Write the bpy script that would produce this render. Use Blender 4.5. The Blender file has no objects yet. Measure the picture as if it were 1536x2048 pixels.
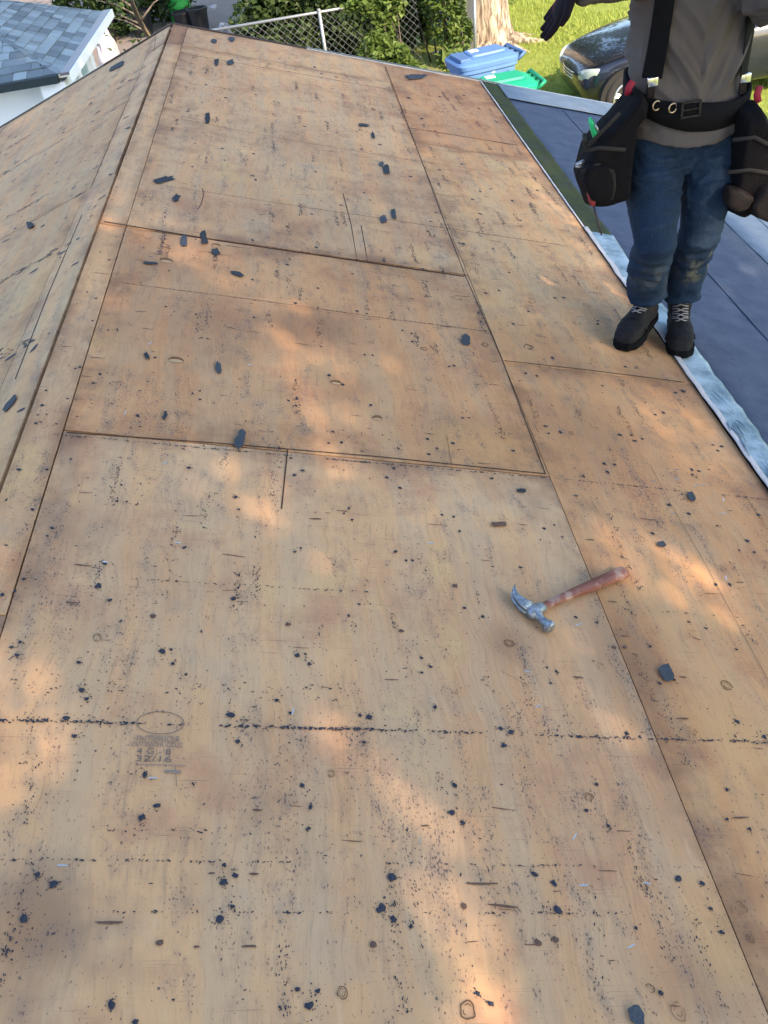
import bpy, bmesh, math, random
from mathutils import Vector, Matrix, noise, Euler
random.seed(7)
R = math.radians
scene = bpy.context.scene
COL = scene.collection

# ------------------------------------------------------------------ camera
F_PX = 1799.07                       # focal length in pixels of the 1536 x 2048 photograph
YAW, PIT, ROL = R(0.38537), R(50.34392), R(-9.7785)
RM = Matrix.Rotation(YAW, 3, 'Z') @ Matrix.Rotation(PIT, 3, 'X') @ Matrix.Rotation(ROL, 3, 'Z')
CAM = Vector((0.88388, 0.0, 1.17822))
cd = bpy.data.cameras.new('camera')
cd.sensor_fit = 'VERTICAL'
cd.sensor_height = 36.0
cd.lens = F_PX / 2048 * 36.0
cd.clip_start = 0.05
cd.clip_end = 1500
cam = bpy.data.objects.new('camera', cd)
cam.matrix_world = Matrix.Translation(CAM) @ RM.to_4x4()
COL.objects.link(cam)
scene.camera = cam

# ------------------------------------------------------------------ light
SUN_AZ, SUN_EL = R(148), R(34)
SUN = Vector((math.cos(SUN_EL) * math.sin(SUN_AZ), math.cos(SUN_EL) * math.cos(SUN_AZ), math.sin(SUN_EL)))
world = bpy.data.worlds.new('World')
scene.world = world
world.use_nodes = True
wn = world.node_tree
sky = wn.nodes.new('ShaderNodeTexSky')
sky.sky_type = 'NISHITA'
sky.sun_disc = False
sky.sun_elevation = SUN_EL
sky.sun_rotation = SUN_AZ
sky.dust_density = 1.5
bg = wn.nodes['Background']
wn.links.new(sky.outputs[0], bg.inputs[0])
bg.inputs[1].default_value = 0.15
sl = bpy.data.lights.new('sun', 'SUN')
sl.energy = 3.6
sl.angle = R(0.45)
sl.color = (1.0, 0.75, 0.52)
so = bpy.data.objects.new('sun', sl)
so.rotation_euler = SUN.to_track_quat('Z', 'Y').to_euler()
so.location = (6, -8, 12)
COL.objects.link(so)
vs = scene.view_settings
vs.view_transform = 'Standard'
vs.look = 'None'
vs.exposure = 1.9
vs.gamma = 1.0
vs.use_curve_mapping = False
scene.cycles.use_denoising = True
scene.cycles.max_bounces = 4

# ------------------------------------------------------------------ geometry helpers
TH = R(18.411)                       # pitch of the roof, ridge along Y at x = 0, z = 0
GZ = -2.9                            # the yard
CT, ST = math.cos(TH), math.sin(TH)


def ray(x, y):
    return RM @ Vector(((x - 768) / F_PX, -(y - 1024) / F_PX, -1))


def on_roof(x, y, left=False):       # photo pixel -> (s, y) on the roof slope, s measured down from the ridge
    n = Vector((-ST if left else ST, 0, CT))
    d = ray(x, y)
    p = CAM + d * (-(n @ CAM) / (n @ d))
    return (p.x / CT, p.y)


def atz(x, y, z):
    d = ray(x, y)
    return CAM + d * ((z - CAM.z) / d.z)


def aty(x, y, Y):
    d = ray(x, y)
    return CAM + d * (Y / d.y)


def link(name, me, mat=None, parent=None, smooth=False):
    o = bpy.data.objects.new(name, me)
    COL.objects.link(o)
    if mat is not None:
        me.materials.clear()
        me.materials.append(mat)
    if parent is not None:
        o.parent = parent
    if smooth:
        for p in me.polygons:
            p.use_smooth = True
    return o


def pyd(name, v, f, mat=None, parent=None, smooth=False):
    me = bpy.data.meshes.new(name)
    me.from_pydata([tuple(q) for q in v], [], f)
    me.update()
    return link(name, me, mat, parent, smooth)


def bmo(name, bm, mat=None, parent=None, smooth=False):
    me = bpy.data.meshes.new(name)
    bmesh.ops.recalc_face_normals(bm, faces=bm.faces)
    bm.to_mesh(me)
    bm.free()
    return link(name, me, mat, parent, smooth)


def empty(name, loc=(0, 0, 0), rz=0):
    o = bpy.data.objects.new(name, None)
    o.location = loc
    o.rotation_euler = (0, 0, rz)
    o.empty_display_size = 0.1
    COL.objects.link(o)
    return o


def tag(o, label, cat, group=None):
    o['label'] = label
    o['category'] = cat
    if group:
        o['group'] = group
    return o


def struct(o):
    o['kind'] = 'structure'
    return o


def stuff(o):
    o['kind'] = 'stuff'
    return o


def box(bm, c, h, m=None):           # centre, half sizes
    g = bmesh.ops.create_cube(bm, size=1.0)
    M = Matrix.Translation(c) @ Matrix.Diagonal((2 * h[0], 2 * h[1], 2 * h[2], 1))
    if m is not None:
        M = m @ M
    bmesh.ops.transform(bm, matrix=M, verts=g['verts'])
    return g['verts']


def bevel(bm, w, seg=2):
    bmesh.ops.bevel(bm, geom=list(bm.edges), offset=w, segments=seg, profile=0.6, affect='EDGES')


def tube(bm, pts, rad, seg=8, cap=True, flat=1.0, up=None):
    pts = [Vector(p) for p in pts]
    if not hasattr(rad, '__len__'):
        rad = [rad] * len(pts)
    rings = []
    pu = Vector(up) if up is not None else None
    for i, p in enumerate(pts):
        t = (pts[min(i + 1, len(pts) - 1)] - pts[max(i - 1, 0)]).normalized()
        if pu is None:
            pu = Vector((0, 0, 1)) if abs(t.z) < 0.9 else Vector((1, 0, 0))
        a = t.cross(pu)
        if a.length < 1e-5:
            a = t.cross(Vector((0.3, 1, 0.2)))
        a.normalize()
        b = a.cross(t).normalized()
        pu = b
        r = rad[i]
        r = r if hasattr(r, '__len__') else (r, r * flat)
        rings.append([bm.verts.new(p + a * (r[0] * math.cos(2 * math.pi * k / seg)) + b * (r[1] * math.sin(2 * math.pi * k / seg))) for k in range(seg)])
    for i in range(len(rings) - 1):
        for k in range(seg):
            bm.faces.new((rings[i][k], rings[i][(k + 1) % seg], rings[i + 1][(k + 1) % seg], rings[i + 1][k]))
    if cap:
        bm.faces.new(rings[0][::-1])
        bm.faces.new(rings[-1])
    return rings


def loft(bm, sections, seg=24, power=2.0):
    """sections: (centre, half_x, half_y[, axis x, axis y]) stacked rings (super-ellipse)"""
    rings = []
    for s in sections:
        c = Vector(s[0])
        ax = Vector(s[3]) if len(s) > 3 else Vector((1, 0, 0))
        ay = Vector(s[4]) if len(s) > 4 else Vector((0, 1, 0))
        ring = []
        for k in range(seg):
            a = 2 * math.pi * k / seg
            ca, sa = math.cos(a), math.sin(a)
            ex = math.copysign(abs(ca) ** (2 / power), ca)
            ey = math.copysign(abs(sa) ** (2 / power), sa)
            ring.append(bm.verts.new(c + ax * (s[1] * ex) + ay * (s[2] * ey)))
        rings.append(ring)
    for i in range(len(rings) - 1):
        for k in range(seg):
            bm.faces.new((rings[i][k], rings[i][(k + 1) % seg], rings[i + 1][(k + 1) % seg], rings[i + 1][k]))
    bm.faces.new(rings[0][::-1])
    bm.faces.new(rings[-1])
    return rings


def remesh(bm, voxel, smooth=2):
    me = bpy.data.meshes.new('tmp')
    bmesh.ops.recalc_face_normals(bm, faces=bm.faces)
    bm.to_mesh(me)
    bm.free()
    o = bpy.data.objects.new('tmp', me)
    COL.objects.link(o)
    m = o.modifiers.new('r', 'REMESH')
    m.mode = 'VOXEL'
    m.voxel_size = voxel
    if smooth:
        s = o.modifiers.new('s', 'SMOOTH')
        s.iterations = smooth
        s.factor = 0.5
    dg = bpy.context.evaluated_depsgraph_get()
    out = bpy.data.meshes.new_from_object(o.evaluated_get(dg))
    bpy.data.objects.remove(o)
    bpy.data.meshes.remove(me)
    return out


def displace(me, fn):
    nr = [v.normal.copy() for v in me.vertices]
    for v, n in zip(me.vertices, nr):
        v.co = v.co + n * fn(v.co)
    me.update()


def text_mesh(body, size):
    c = bpy.data.curves.new('t', 'FONT')
    c.body = body
    c.size = size
    c.align_x = 'CENTER'
    c.extrude = 0.0003
    o = bpy.data.objects.new('t', c)
    COL.objects.link(o)
    dg = bpy.context.evaluated_depsgraph_get()
    me = bpy.data.meshes.new_from_object(o.evaluated_get(dg))
    bpy.data.objects.remove(o)
    bpy.data.curves.remove(c)
    return me


# ------------------------------------------------------------------ material helpers
class NB:
    def __init__(self, name):
        self.m = bpy.data.materials.new(name)
        self.m.use_nodes = True
        self.t = self.m.node_tree
        self.b = self.t.nodes['Principled BSDF']

    def put(self, sock, v):
        if isinstance(v, bpy.types.NodeSocket):
            self.t.links.new(v, sock)
        elif v is not None:
            if hasattr(v, '__len__') and len(v) == 3 and sock.type == 'RGBA':
                v = (*v, 1)
            sock.default_value = v

    def n(self, typ, ins=(), out=0, **props):
        nd = self.t.nodes.new('ShaderNode' + typ)
        for k, v in props.items():
            setattr(nd, k, v)
        for k, v in (ins.items() if isinstance(ins, dict) else enumerate(ins)):
            self.put(nd.inputs[k], v)
        return nd.outputs[out]

    def coord(self, kind='Object'):
        return self.n('TexCoord', out=kind)

    def math(self, op, a, b=None, clamp=False):
        return self.n('Math', (a, b), operation=op, use_clamp=clamp)

    def mix(self, f, a, b, blend='MIX'):
        nd = self.t.nodes.new('ShaderNodeMix')
        nd.data_type = 'RGBA'
        nd.blend_type = blend
        self.put(nd.inputs[0], f)
        self.put(nd.inputs[6], a)
        self.put(nd.inputs[7], b)
        return nd.outputs[2]

    def map(self, v, scale=(1, 1, 1), loc=(0, 0, 0)):
        return self.n('Mapping', {'Vector': v, 'Scale': scale, 'Location': loc})

    def noise(self, v, scale=5, detail=3, rough=0.55, dist=0.0, out=0):
        return self.n('TexNoise', {'Vector': v, 'Scale': scale, 'Detail': detail, 'Roughness': rough, 'Distortion': dist}, out)

    def step(self, v, lo, hi):        # smoothstep to 0..1
        return self.n('MapRange', {'Value': v, 'From Min': lo, 'From Max': hi}, interpolation_type='SMOOTHSTEP')

    def done(self, col, rough=0.7, bump=None, bs=0.3, bd=0.01, spec=0.3, **kw):
        self.put(self.b.inputs['Base Color'], col)
        self.put(self.b.inputs['Roughness'], rough)
        self.put(self.b.inputs['Specular IOR Level'], spec)
        for k, v in kw.items():
            self.put(self.b.inputs[k.replace('_', ' ')], v)
        if bump is not None:
            self.put(self.b.inputs['Normal'], self.n('Bump', {'Strength': bs, 'Distance': bd, 'Height': bump}))
        return self.m


def simple(name, col, rough=0.6, var=0.15, scale=12, bump=0.0, spec=0.3, metal=0.0, **kw):
    b = NB(name)
    v = b.coord()
    n = b.noise(v, scale, 4)
    c = b.mix(n, tuple(x * (1 - var) for x in col), tuple(min(1, x * (1 + var)) for x in col))
    return b.done(c, rough, b.noise(v, scale * 4, 4) if bump else None, bump, 0.01, spec, Metallic=metal, **kw)


def plywood(name='weathered_plywood'):
    b = NB(name)
    v0 = b.coord()
    rnd = b.n('ObjectInfo', out='Random')
    off = b.n('CombineXYZ', (b.math('MULTIPLY', rnd, 37.0), b.math('MULTIPLY', rnd, 91.0), 0.0))
    vp = b.n('VectorMath', (v0, off), operation='ADD')
    tint = b.n('ObjectInfo', out='Color')
    # wandering of the grain so that nothing is ruler straight
    wob = b.noise(vp, 2.6, 3, out=1)
    wv = b.n('VectorMath', (b.n('VectorMath', (wob, (0.5, 0.5, 0.5)), operation='SUBTRACT'), (0.10, 0.10, 0)), operation='MULTIPLY')
    vg = b.n('VectorMath', (vp, wv), operation='ADD')
    broad = b.noise(vp, 1.4, 4, 0.6)
    strip = b.noise(b.map(vg, (12, 0.7, 1)), 1.0, 2, 0.5)
    fine = b.noise(b.map(vg, (95, 7, 1)), 1.0, 4, 0.7)
    figure = b.noise(b.map(vg, (22, 2.2, 1)), 1.0, 1, 0.5, 0.4)
    ringv = b.math('FRACT', b.math('MULTIPLY', figure, 8.0))
    ring = b.step(b.math('ABSOLUTE', b.math('SUBTRACT', ringv, 0.5)), 0.30, 0.5)
    blot = b.noise(vp, 4.2, 4, 0.65)
    c = b.mix(b.step(broad, 0.34, 0.66), (0.675, 0.392, 0.188), (0.565, 0.312, 0.150))
    c = b.mix(b.math('MULTIPLY', b.step(strip, 0.40, 0.60), 0.42), c, (0.49, 0.365, 0.225))
    # reddish weathering and greying in clouds
    c = b.mix(b.math('MULTIPLY', b.step(blot, 0.50, 0.72), 0.66), c, (0.45, 0.220, 0.118))
    c = b.mix(b.math('MULTIPLY', b.step(blot, 0.47, 0.28), 0.42), c, (0.46, 0.355, 0.235))
    c = b.mix(b.math('MULTIPLY', b.math('MULTIPLY', ring, b.step(broad, 0.46, 0.60)), 0.15), c, (0.24, 0.15, 0.09))
    c = b.mix(b.math('MULTIPLY', b.step(fine, 0.50, 0.78), 0.42), c, (0.25, 0.165, 0.105))
    c = b.mix(b.math('MULTIPLY', b.step(fine, 0.47, 0.25), 0.32), c, (0.70, 0.48, 0.27))
    st = b.noise(b.map(vp, (2.2, 1.5, 1), (8, 1, 0)), 1.0, 4, 0.7)
    c = b.mix(b.math('MULTIPLY', b.step(st, 0.53, 0.70), 0.55), c, (0.315, 0.185, 0.105))
    c = b.mix(b.math('MULTIPLY', b.step(st, 0.42, 0.30), 0.45), c, (0.66, 0.44, 0.19))
    # separate stains: rain soaked brown and golden sapwood, each where it sits on the roof
    for col, L in (((0.285, 0.155, 0.082), [(70, 1860, 130, 170, 0.75), (640, 655, 120, 60, 0.7), (430, 640, 200, 90, 0.45), (1080, 700, 150, 90, 0.5), (1180, 860, 170, 130, 0.5), (1400, 1950, 150, 140, 0.5), (1250, 1300, 110, 170, 0.55), (690, 780, 80, 50, 0.5), (1000, 880, 220, 70, 0.55), (340, 520, 140, 60, 0.4), (1340, 760, 160, 60, 0.5), (1020, 1290, 70, 60, 0.6)]), ((0.72, 0.425, 0.175), [(1430, 1870, 70, 130, 0.5), (1010, 900, 160, 60, 0.5), (960, 1950, 140, 120, 0.4), (1480, 1500, 120, 220, 0.4)])):
        acc = None
        for px, py, rx, ry, k in L:
            s0, y0 = on_roof(px, py)
            r0 = abs(on_roof(px + rx, py)[0] - s0)
            r1 = abs(on_roof(px, py + ry)[1] - y0)
            d = b.n('VectorMath', (b.map(v0, (1 / r0, 1 / r1, 0), (-s0 / r0, -y0 / r1, 0)),), 1, operation='LENGTH')
            m = b.math('MULTIPLY', b.step(b.math('ADD', d, b.math('MULTIPLY', blot, 1.8)), 2.1, 0.9), k)
            acc = m if acc is None else b.math('MAXIMUM', acc, m)
        c = b.mix(acc, c, col)
    # water stain soaked in along the sheet edges
    edge = b.n('Attribute', out='Fac', attribute_name='edge')
    en = b.math('MULTIPLY', edge, b.step(blot, 0.34, 0.66))
    c = b.mix(b.math('MULTIPLY', en, 0.72, True), c, (0.22, 0.12, 0.068))
    # thin scratches across the sheet
    scr = b.noise(b.map(vp, (7, 260, 1)), 1.0, 2, 0.6)
    c = b.mix(b.math('MULTIPLY', b.math('MULTIPLY', b.step(scr, 0.62, 0.72), b.step(blot, 0.44, 0.60)), 0.5), c, (0.17, 0.125, 0.095))
    # specks of roofing felt left stuck to the face, in streaks along the grain
    colm = b.step(b.noise(b.map(vp, (13, 1.7, 1), (2, 7, 0)), 1.0, 3, 0.65), 0.40, 0.66)
    clus = b.noise(b.map(vp, (30, 16, 1), (4, 4, 0)), 1.0, 3, 0.6)
    sp = b.noise(b.map(vp, (225, 125, 1)), 1.0, 3, 0.62)
    dens = b.math('ADD', b.math('MULTIPLY', b.math('MULTIPLY', colm, b.math('ADD', 0.4, b.math('MULTIPLY', b.step(broad, 0.34, 0.60), 0.6))), 0.085), b.math('MULTIPLY', b.step(clus, 0.46, 0.68), 0.06))
    spk = b.n('MapRange', {'Value': b.math('ADD', b.math('SUBTRACT', sp, 0.664), dens), 'From Min': 0.0, 'From Max': 0.045})
    smear = b.math('MULTIPLY', b.math('MULTIPLY', colm, b.step(clus, 0.42, 0.70)), 0.34)
    c = b.mix(1.0, c, tint, 'MULTIPLY')
    c = b.mix(smear, c, (0.15, 0.130, 0.125))
    c = b.mix(b.math('MULTIPLY', spk, 0.78), c, (0.060, 0.052, 0.055))
    return b.done(c, 0.75, fine, 0.35, 0.003, 0.22)


M_PLY = plywood()
M_UNDER = simple('dark_gap', (0.05, 0.028, 0.016), 0.9)
M_TAR = simple('roof_tar', (0.028, 0.033, 0.050), 0.7, 0.3, 200)
M_BROWN = simple('brown_mark', (0.13, 0.075, 0.055), 0.8, 0.3, 100)
M_STEEL = simple('staple_steel', (0.62, 0.65, 0.68), 0.3, 0.1, 50, metal=0.9)
M_WHITE = simple('white_paint', (0.80, 0.80, 0.78), 0.6, 0.05, 3)


def shingle_mat(name, base, bump=0.6):
    b = NB(name)
    v = b.coord()
    gr = b.noise(v, 420, 2, 0.7)
    n = b.noise(v, 14, 4)
    t = b.n('ObjectInfo', out='Random')
    lo = tuple(x * 0.62 for x in base)
    hi = tuple(min(1, x * 1.5) for x in base)
    c = b.mix(b.step(gr, 0.3, 0.7), lo, hi)
    c = b.mix(b.math('MULTIPLY', n, 0.4), c, lo)
    c = b.mix(1.0, c, b.mix(t, (0.55, 0.56, 0.58), (1.35, 1.35, 1.33)), 'MULTIPLY')
    return b.done(c, 0.85, gr, bump, 0.003, 0.25)


M_SCRAP = shingle_mat('asphalt_shingle_scrap', (0.050, 0.060, 0.074))


# ------------------------------------------------------------------ the ground
def ground():
    b = NB('yard_ground')
    v = b.coord()
    x = b.n('SeparateXYZ', (v,), 0)
    y = b.n('SeparateXYZ', (v,), 1)
    edge = b.math('ADD', x, b.math('MULTIPLY', b.noise(v, 0.8, 4, 0.6), 2.4))
    g = b.step(edge, 3.5, 4.3)
    d = b.mix(b.noise(v, 3, 6, 0.65), (0.14, 0.12, 0.108), (0.26, 0.228, 0.20))
    d = b.mix(b.math('MULTIPLY', b.step(b.noise(v, 40, 4, 0.7), 0.55, 0.7), 0.6), d, (0.10, 0.075, 0.05))
    gr = b.mix(b.noise(v, 5, 6, 0.7), (0.14, 0.21, 0.035), (0.26, 0.31, 0.08))
    gr = b.mix(b.math('MULTIPLY', b.step(b.noise(v, 1.3, 4), 0.55, 0.75), 0.45), gr, (0.28, 0.24, 0.10))
    m = b.done(b.mix(g, d, gr), 0.9, b.noise(v, 60, 5, 0.7), 0.6, 0.03, 0.15)
    bm = bmesh.new()
    bmesh.ops.create_grid(bm, x_segments=60, y_segments=60, size=1)
    for q in bm.verts:                # finer near the house, out to the horizon
        q.co.x = math.copysign(abs(q.co.x) ** 3 * 600, q.co.x)
        q.co.y = math.copysign(abs(q.co.y) ** 3 * 600, q.co.y) + 12
        r = abs(q.co.x) + abs(q.co.y - 12)
        q.co.z = 0.05 * noise.noise(Vector((q.co.x * 0.5, q.co.y * 0.5, 0))) if r < 60 else 0
    o = bmo('ground', bm, m, None, True)
    o.location.z = GZ
    return struct(o)


ground()

# ------------------------------------------------------------------ the house
house = tag(empty('house', (0, 0, 0)), 'low white house with its gable roof stripped down to weathered plywood sheathing', 'house')
Y_RAKE = 6.81
Y_NEAR = -3.2
S_MID, S_EDGE, S_STRIP = 1.429, 2.145, 0.099
S_EAVE = 3.85
L1, L2 = 3.35, 2.001


def slope_obj(o, left=False):
    o.rotation_euler = (0, -TH if left else TH, 0)
    return o


def panel(s0, s1, y0, y1, left=False, tint=(1, 1, 1), z=0.0, thick=0.012, name='plywood_panel', gap=0.0012, e=0.07, mat=None, tilt=0.0):
    if left:
        s0, s1 = -s1, -s0
    s0 += gap
    s1 -= gap
    y0 += gap
    y1 -= gap
    e1 = min(e, (s1 - s0) * 0.35)
    e2 = min(e, (y1 - y0) * 0.35)
    xs = [s0, s0 + e1, s1 - e1, s1]
    ys = [y0, y0 + e2, y1 - e2, y1]
    bm = bmesh.new()
    lay = bm.verts.layers.float.new('edge')
    g = []
    ph = random.random() * 9
    for i, x in enumerate(xs):
        for j, y in enumerate(ys):
            q = bm.verts.new((x, y, z + 0.0012 * noise.noise(Vector((x * 3, y * 3, ph))) + tilt * (y - y0) / (y1 - y0)))
            q[lay] = 1.0 if i in (0, 3) or j in (0, 3) else 0.0
            g.append(q)
    for i in range(3):
        for j in range(3):
            bm.faces.new((g[i * 4 + j], g[i * 4 + 4 + j], g[i * 4 + 5 + j], g[i * 4 + 1 + j]))
    r = bmesh.ops.extrude_face_region(bm, geom=list(bm.faces))
    for q in r['geom']:
        if isinstance(q, bmesh.types.BMVert):
            q.co.z -= thick
            q[lay] = 1.0
    o = bmo(name, bm, mat or M_PLY, house)
    o.color = (*tint, 1)
    return slope_obj(o, left)


def slab(name, s0, s1, y0, y1, z0, z1, mat, left=False):
    if left:
        s0, s1 = -s1, -s0
    bm = bmesh.new()
    box(bm, ((s0 + s1) / 2, (y0 + y1) / 2, (z0 + z1) / 2), ((s1 - s0) / 2, (y1 - y0) / 2, (z1 - z0) / 2))
    return slope_obj(bmo(name, bm, mat, house), left)


slab('roof_deck', 0.02, S_EAVE - 0.03, Y_NEAR + 0.02, Y_RAKE - 0.03, -0.06, -0.0135, M_UNDER)
slab('roof_deck', 0.02, S_EAVE - 0.03, Y_NEAR + 0.02, Y_RAKE - 0.03, -0.06, -0.0135, M_UNDER, True)

# ridge filler strips, right side
YR = Y_RAKE
panel(0.004, S_STRIP, 6.28, YR, tint=(0.60, 0.52, 0.52), z=0.003)
panel(0.004, S_STRIP, L1, 6.28, tint=(0.98, 0.96, 0.95), z=0.003)
panel(0.004, S_STRIP - 0.001, 1.335, L1 - 0.005, tint=(1.0, 0.97, 0.95), z=0.001)
panel(0.004, S_STRIP, Y_NEAR, 1.335, tint=(0.92, 0.88, 0.86))
# the wide sheets
panel(S_STRIP, S_MID, 6.28, YR, tint=(0.97, 0.955, 0.95), z=0.002)
panel(S_STRIP, S_MID, L1 + 0.002, 6.28, tint=(0.97, 0.955, 0.95), z=0.0015, e=0.10)
panel(S_STRIP, S_MID, L2, L1 - 0.006, tint=(0.95, 0.88, 0.82), e=0.16)
panel(S_STRIP, S_MID, Y_NEAR + 2.6, L2 - 0.003, tint=(1.0, 1.01, 1.04), z=-0.001, e=0.07)
panel(S_STRIP, S_MID, Y_NEAR, Y_NEAR + 2.6, tint=(1.0, 1.0, 1.0))
# the cut row by the bare edge
panel(S_MID, S_EDGE, 5.05, YR, tint=(0.86, 0.75, 0.70), e=0.14)
panel(S_MID, S_EDGE, 2.655, 5.05, tint=(1.0, 0.97, 0.90), z=0.001, e=0.10)
panel(S_MID, S_EDGE, 0.25, 2.655, tint=(0.95, 0.87, 0.80), e=0.15)
panel(S_MID, S_EDGE, Y_NEAR, 0.25, tint=(0.93, 0.84, 0.76))
# left slope
panel(0.018, 0.135, 6.3, YR, True, (0.96, 0.94, 0.92))
panel(0.016, 0.135, 3.9, 6.3, True, (1.0, 0.98, 0.96), z=-0.001)
panel(0.007, 0.16, 1.6, 3.9, True, (0.95, 0.93, 0.89))
panel(0.005, 0.16, Y_NEAR, 1.6, True, (0.95, 0.93, 0.89))
panel(0.135, 1.36, 5.2, YR, True, (0.95, 0.90, 0.82))
panel(0.135, 1.36, 3.9, 5.2, True, (0.93, 0.88, 0.80), z=0.001)
panel(0.16, 1.36, 1.6, 3.9, True, (0.93, 0.89, 0.80))
panel(0.16, 1.36, Y_NEAR, 1.6, True, (0.95, 0.95, 0.92))
for a, c in ((4.4, YR), (2.0, 4.4), (Y_NEAR, 2.0)):
    panel(1.36, 2.58, a, c, True, (0.95, 0.94, 0.9))
for a, c in ((3.4, YR), (1.0, 3.4), (Y_NEAR, 1.0)):
    panel(2.58, S_EAVE, a, c, True, (0.95, 0.94, 0.9))


# ---- underlayment on the lower part of the right slope
def membrane(name, base, hi, rough, spec, streak=True, moss=None):
    b = NB(name)
    v = b.coord()
    n = b.noise(v, 9, 5, 0.65)
    f = b.noise(b.map(v, (140, 30, 1)), 1.0, 3, 0.6)
    c = b.mix(b.step(n, 0.3, 0.7), base, hi)
    c = b.mix(b.math('MULTIPLY', b.step(f, 0.5, 0.75), 0.45), c, hi)
    sp = b.step(b.noise(b.map(v, (55, 25, 1)), 1.0, 3, 0.6), 0.66, 0.72)
    sm = b.step(b.noise(v, 4, 3), 0.42, 0.62)
    c = b.mix(b.math('MULTIPLY', b.math('MULTIPLY', sp, sm), 0.8), c, tuple(x * 0.25 for x in base))
    if moss:
        mm = b.step(b.noise(v, 6, 5, 0.7), 0.40, 0.58)
        c = b.mix(mm, c, b.mix(b.noise(v, 300, 2), tuple(x * 0.5 for x in moss), moss))
    return b.done(c, rough, b.math('ADD', b.noise(v, 70, 5, 0.7), b.math('MULTIPLY', b.noise(v, 7, 3), 4)), 0.4, 0.006, spec)


M_MEM = membrane('blue_grey_underlayment', (0.054, 0.072, 0.116), (0.082, 0.103, 0.152), 0.75, 0.25)
M_MEML = membrane('pale_underlayment', (0.22, 0.26, 0.29), (0.28, 0.32, 0.35), 0.7, 0.25)
M_MOSS = membrane('mossy_felt', (0.030, 0.034, 0.026), (0.050, 0.058, 0.035), 0.9, 0.2, moss=(0.060, 0.078, 0.028))
M_SILV = membrane('torn_silver_film', (0.10, 0.17, 0.22), (0.36, 0.47, 0.55), 0.5, 0.4)
M_PEEL = simple('white_release_film', (0.52, 0.49, 0.49), 0.5, 0.12, 30, 0.5)

slab('lower_sheathing', S_EDGE, S_EAVE, Y_NEAR, Y_RAKE - 0.004, -0.0134, -0.006, M_UNDER)


def sheet(name, s0, s1, y0, y1, z, mat, rag=0.0, n=60, wave=0.0012, ragl=None, uneven=None):
    """a thin covering sheet with real thickness, wavy surface and ragged long edges"""
    bm = bmesh.new()
    ph = random.random() * 50
    m = 6
    top = []
    ragl = rag if ragl is None else ragl
    for j in range(n + 1):
        y = y0 + (y1 - y0) * j / n
        a = s0 + ragl * noise.noise(Vector((y * 9, ph, 0))) + ragl * 0.6 * noise.noise(Vector((y * 37, ph, 3)))
        c = s1 + rag * noise.noise(Vector((y * 7, ph, 7))) + rag * 0.6 * noise.noise(Vector((y * 31, ph, 5)))
        if uneven:
            c += uneven(y)
        row = []
        for i in range(m + 1):
            s = a + (c - a) * i / m
            row.append(bm.verts.new((s, y, z + wave * noise.noise(Vector((s * 16, y * 16, ph))) + wave * 1.5 * noise.noise(Vector((s * 4, y * 4, ph))))))
        top.append(row)
    for j in range(n):
        for i in range(m):
            bm.faces.new((top[j][i], top[j][i + 1], top[j + 1][i + 1], top[j + 1][i]))
    r = bmesh.ops.extrude_face_region(bm, geom=list(bm.faces))
    for q in r['geom']:
        if isinstance(q, bmesh.types.BMVert):
            q.co.z -= 0.0022
    return slope_obj(bmo(name, bm, mat, house, True))


def lower_cover():
    sheet('underlayment_sheet', S_EDGE + 0.02, 3.12, Y_NEAR, 6.46, 0.0008, M_MEM, 0.002, 90, 0.002)
    sheet('underlayment_sheet', 3.09, S_EAVE, Y_NEAR, 6.47, 0.0058, M_MEML, 0.002, 90, 0.0015)
    sheet('underlayment_sheet', S_EDGE + 0.125, S_EAVE, 6.43, Y_RAKE - 0.004, 0.0105, M_MEML, 0.002, 30, 0.001)
    # overlaps drawn by real laps of the sheet
    for s in (2.66,):
        sheet('underlayment_lap', s, s + 0.012, Y_NEAR, 6.42, 0.0042, M_MEM, 0.0015, 60, 0.0008)
    sheet('underlayment_lap', 3.35, 3.37, Y_NEAR, 6.42, 0.0085, M_MEML, 0.0015, 60, 0.0008)
    # old mossy felt then the silver film along the cut plywood edge
    sheet('mossy_felt_strip', S_EDGE + 0.004, S_EDGE + 0.13, 4.02, Y_RAKE - 0.006, 0.0052, M_MOSS, 0.006, 70, 0.002, 0.0)
    sheet('silver_film_strip', S_EDGE + 0.004, S_EDGE + 0.125, Y_NEAR, 4.05, 0.0062, M_SILV, 0.016, 160, 0.004, 0.0,
          uneven=lambda y: 0.03 * noise.noise(Vector((y * 2.1, 4, 4))))
    sheet('peeled_film_edge', S_EDGE - 0.004, S_EDGE + 0.016, Y_NEAR, 4.1, 0.0115, M_PEEL, 0.009, 200, 0.003, 0.004)
    sheet('peeled_film_edge', S_EDGE - 0.003, S_EDGE + 0.006, 4.1, Y_RAKE - 0.006, 0.008, M_PEEL, 0.002, 80, 0.001, 0.002)
    rr = random.Random(5)
    for k in range(9):               # crumpled folds of the film
        y = 2.0 + 0.65 * rr.random()
        bm = bmesh.new()
        s = S_EDGE + 0.01 + 0.05 * rr.random()
        l = 0.06 + 0.08 * rr.random()
        tube(bm, [(s + 0.03 * t * (1 if k % 2 else -.4), y - l * t, 0.012 + 0.004 * math.sin(t * 3.1)) for t in (0, .3, .6, 1)], [.001, .004, .003, .001], 6)
        slope_obj(bmo('film_fold', bm, M_SILV, house, True))


lower_cover()


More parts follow.
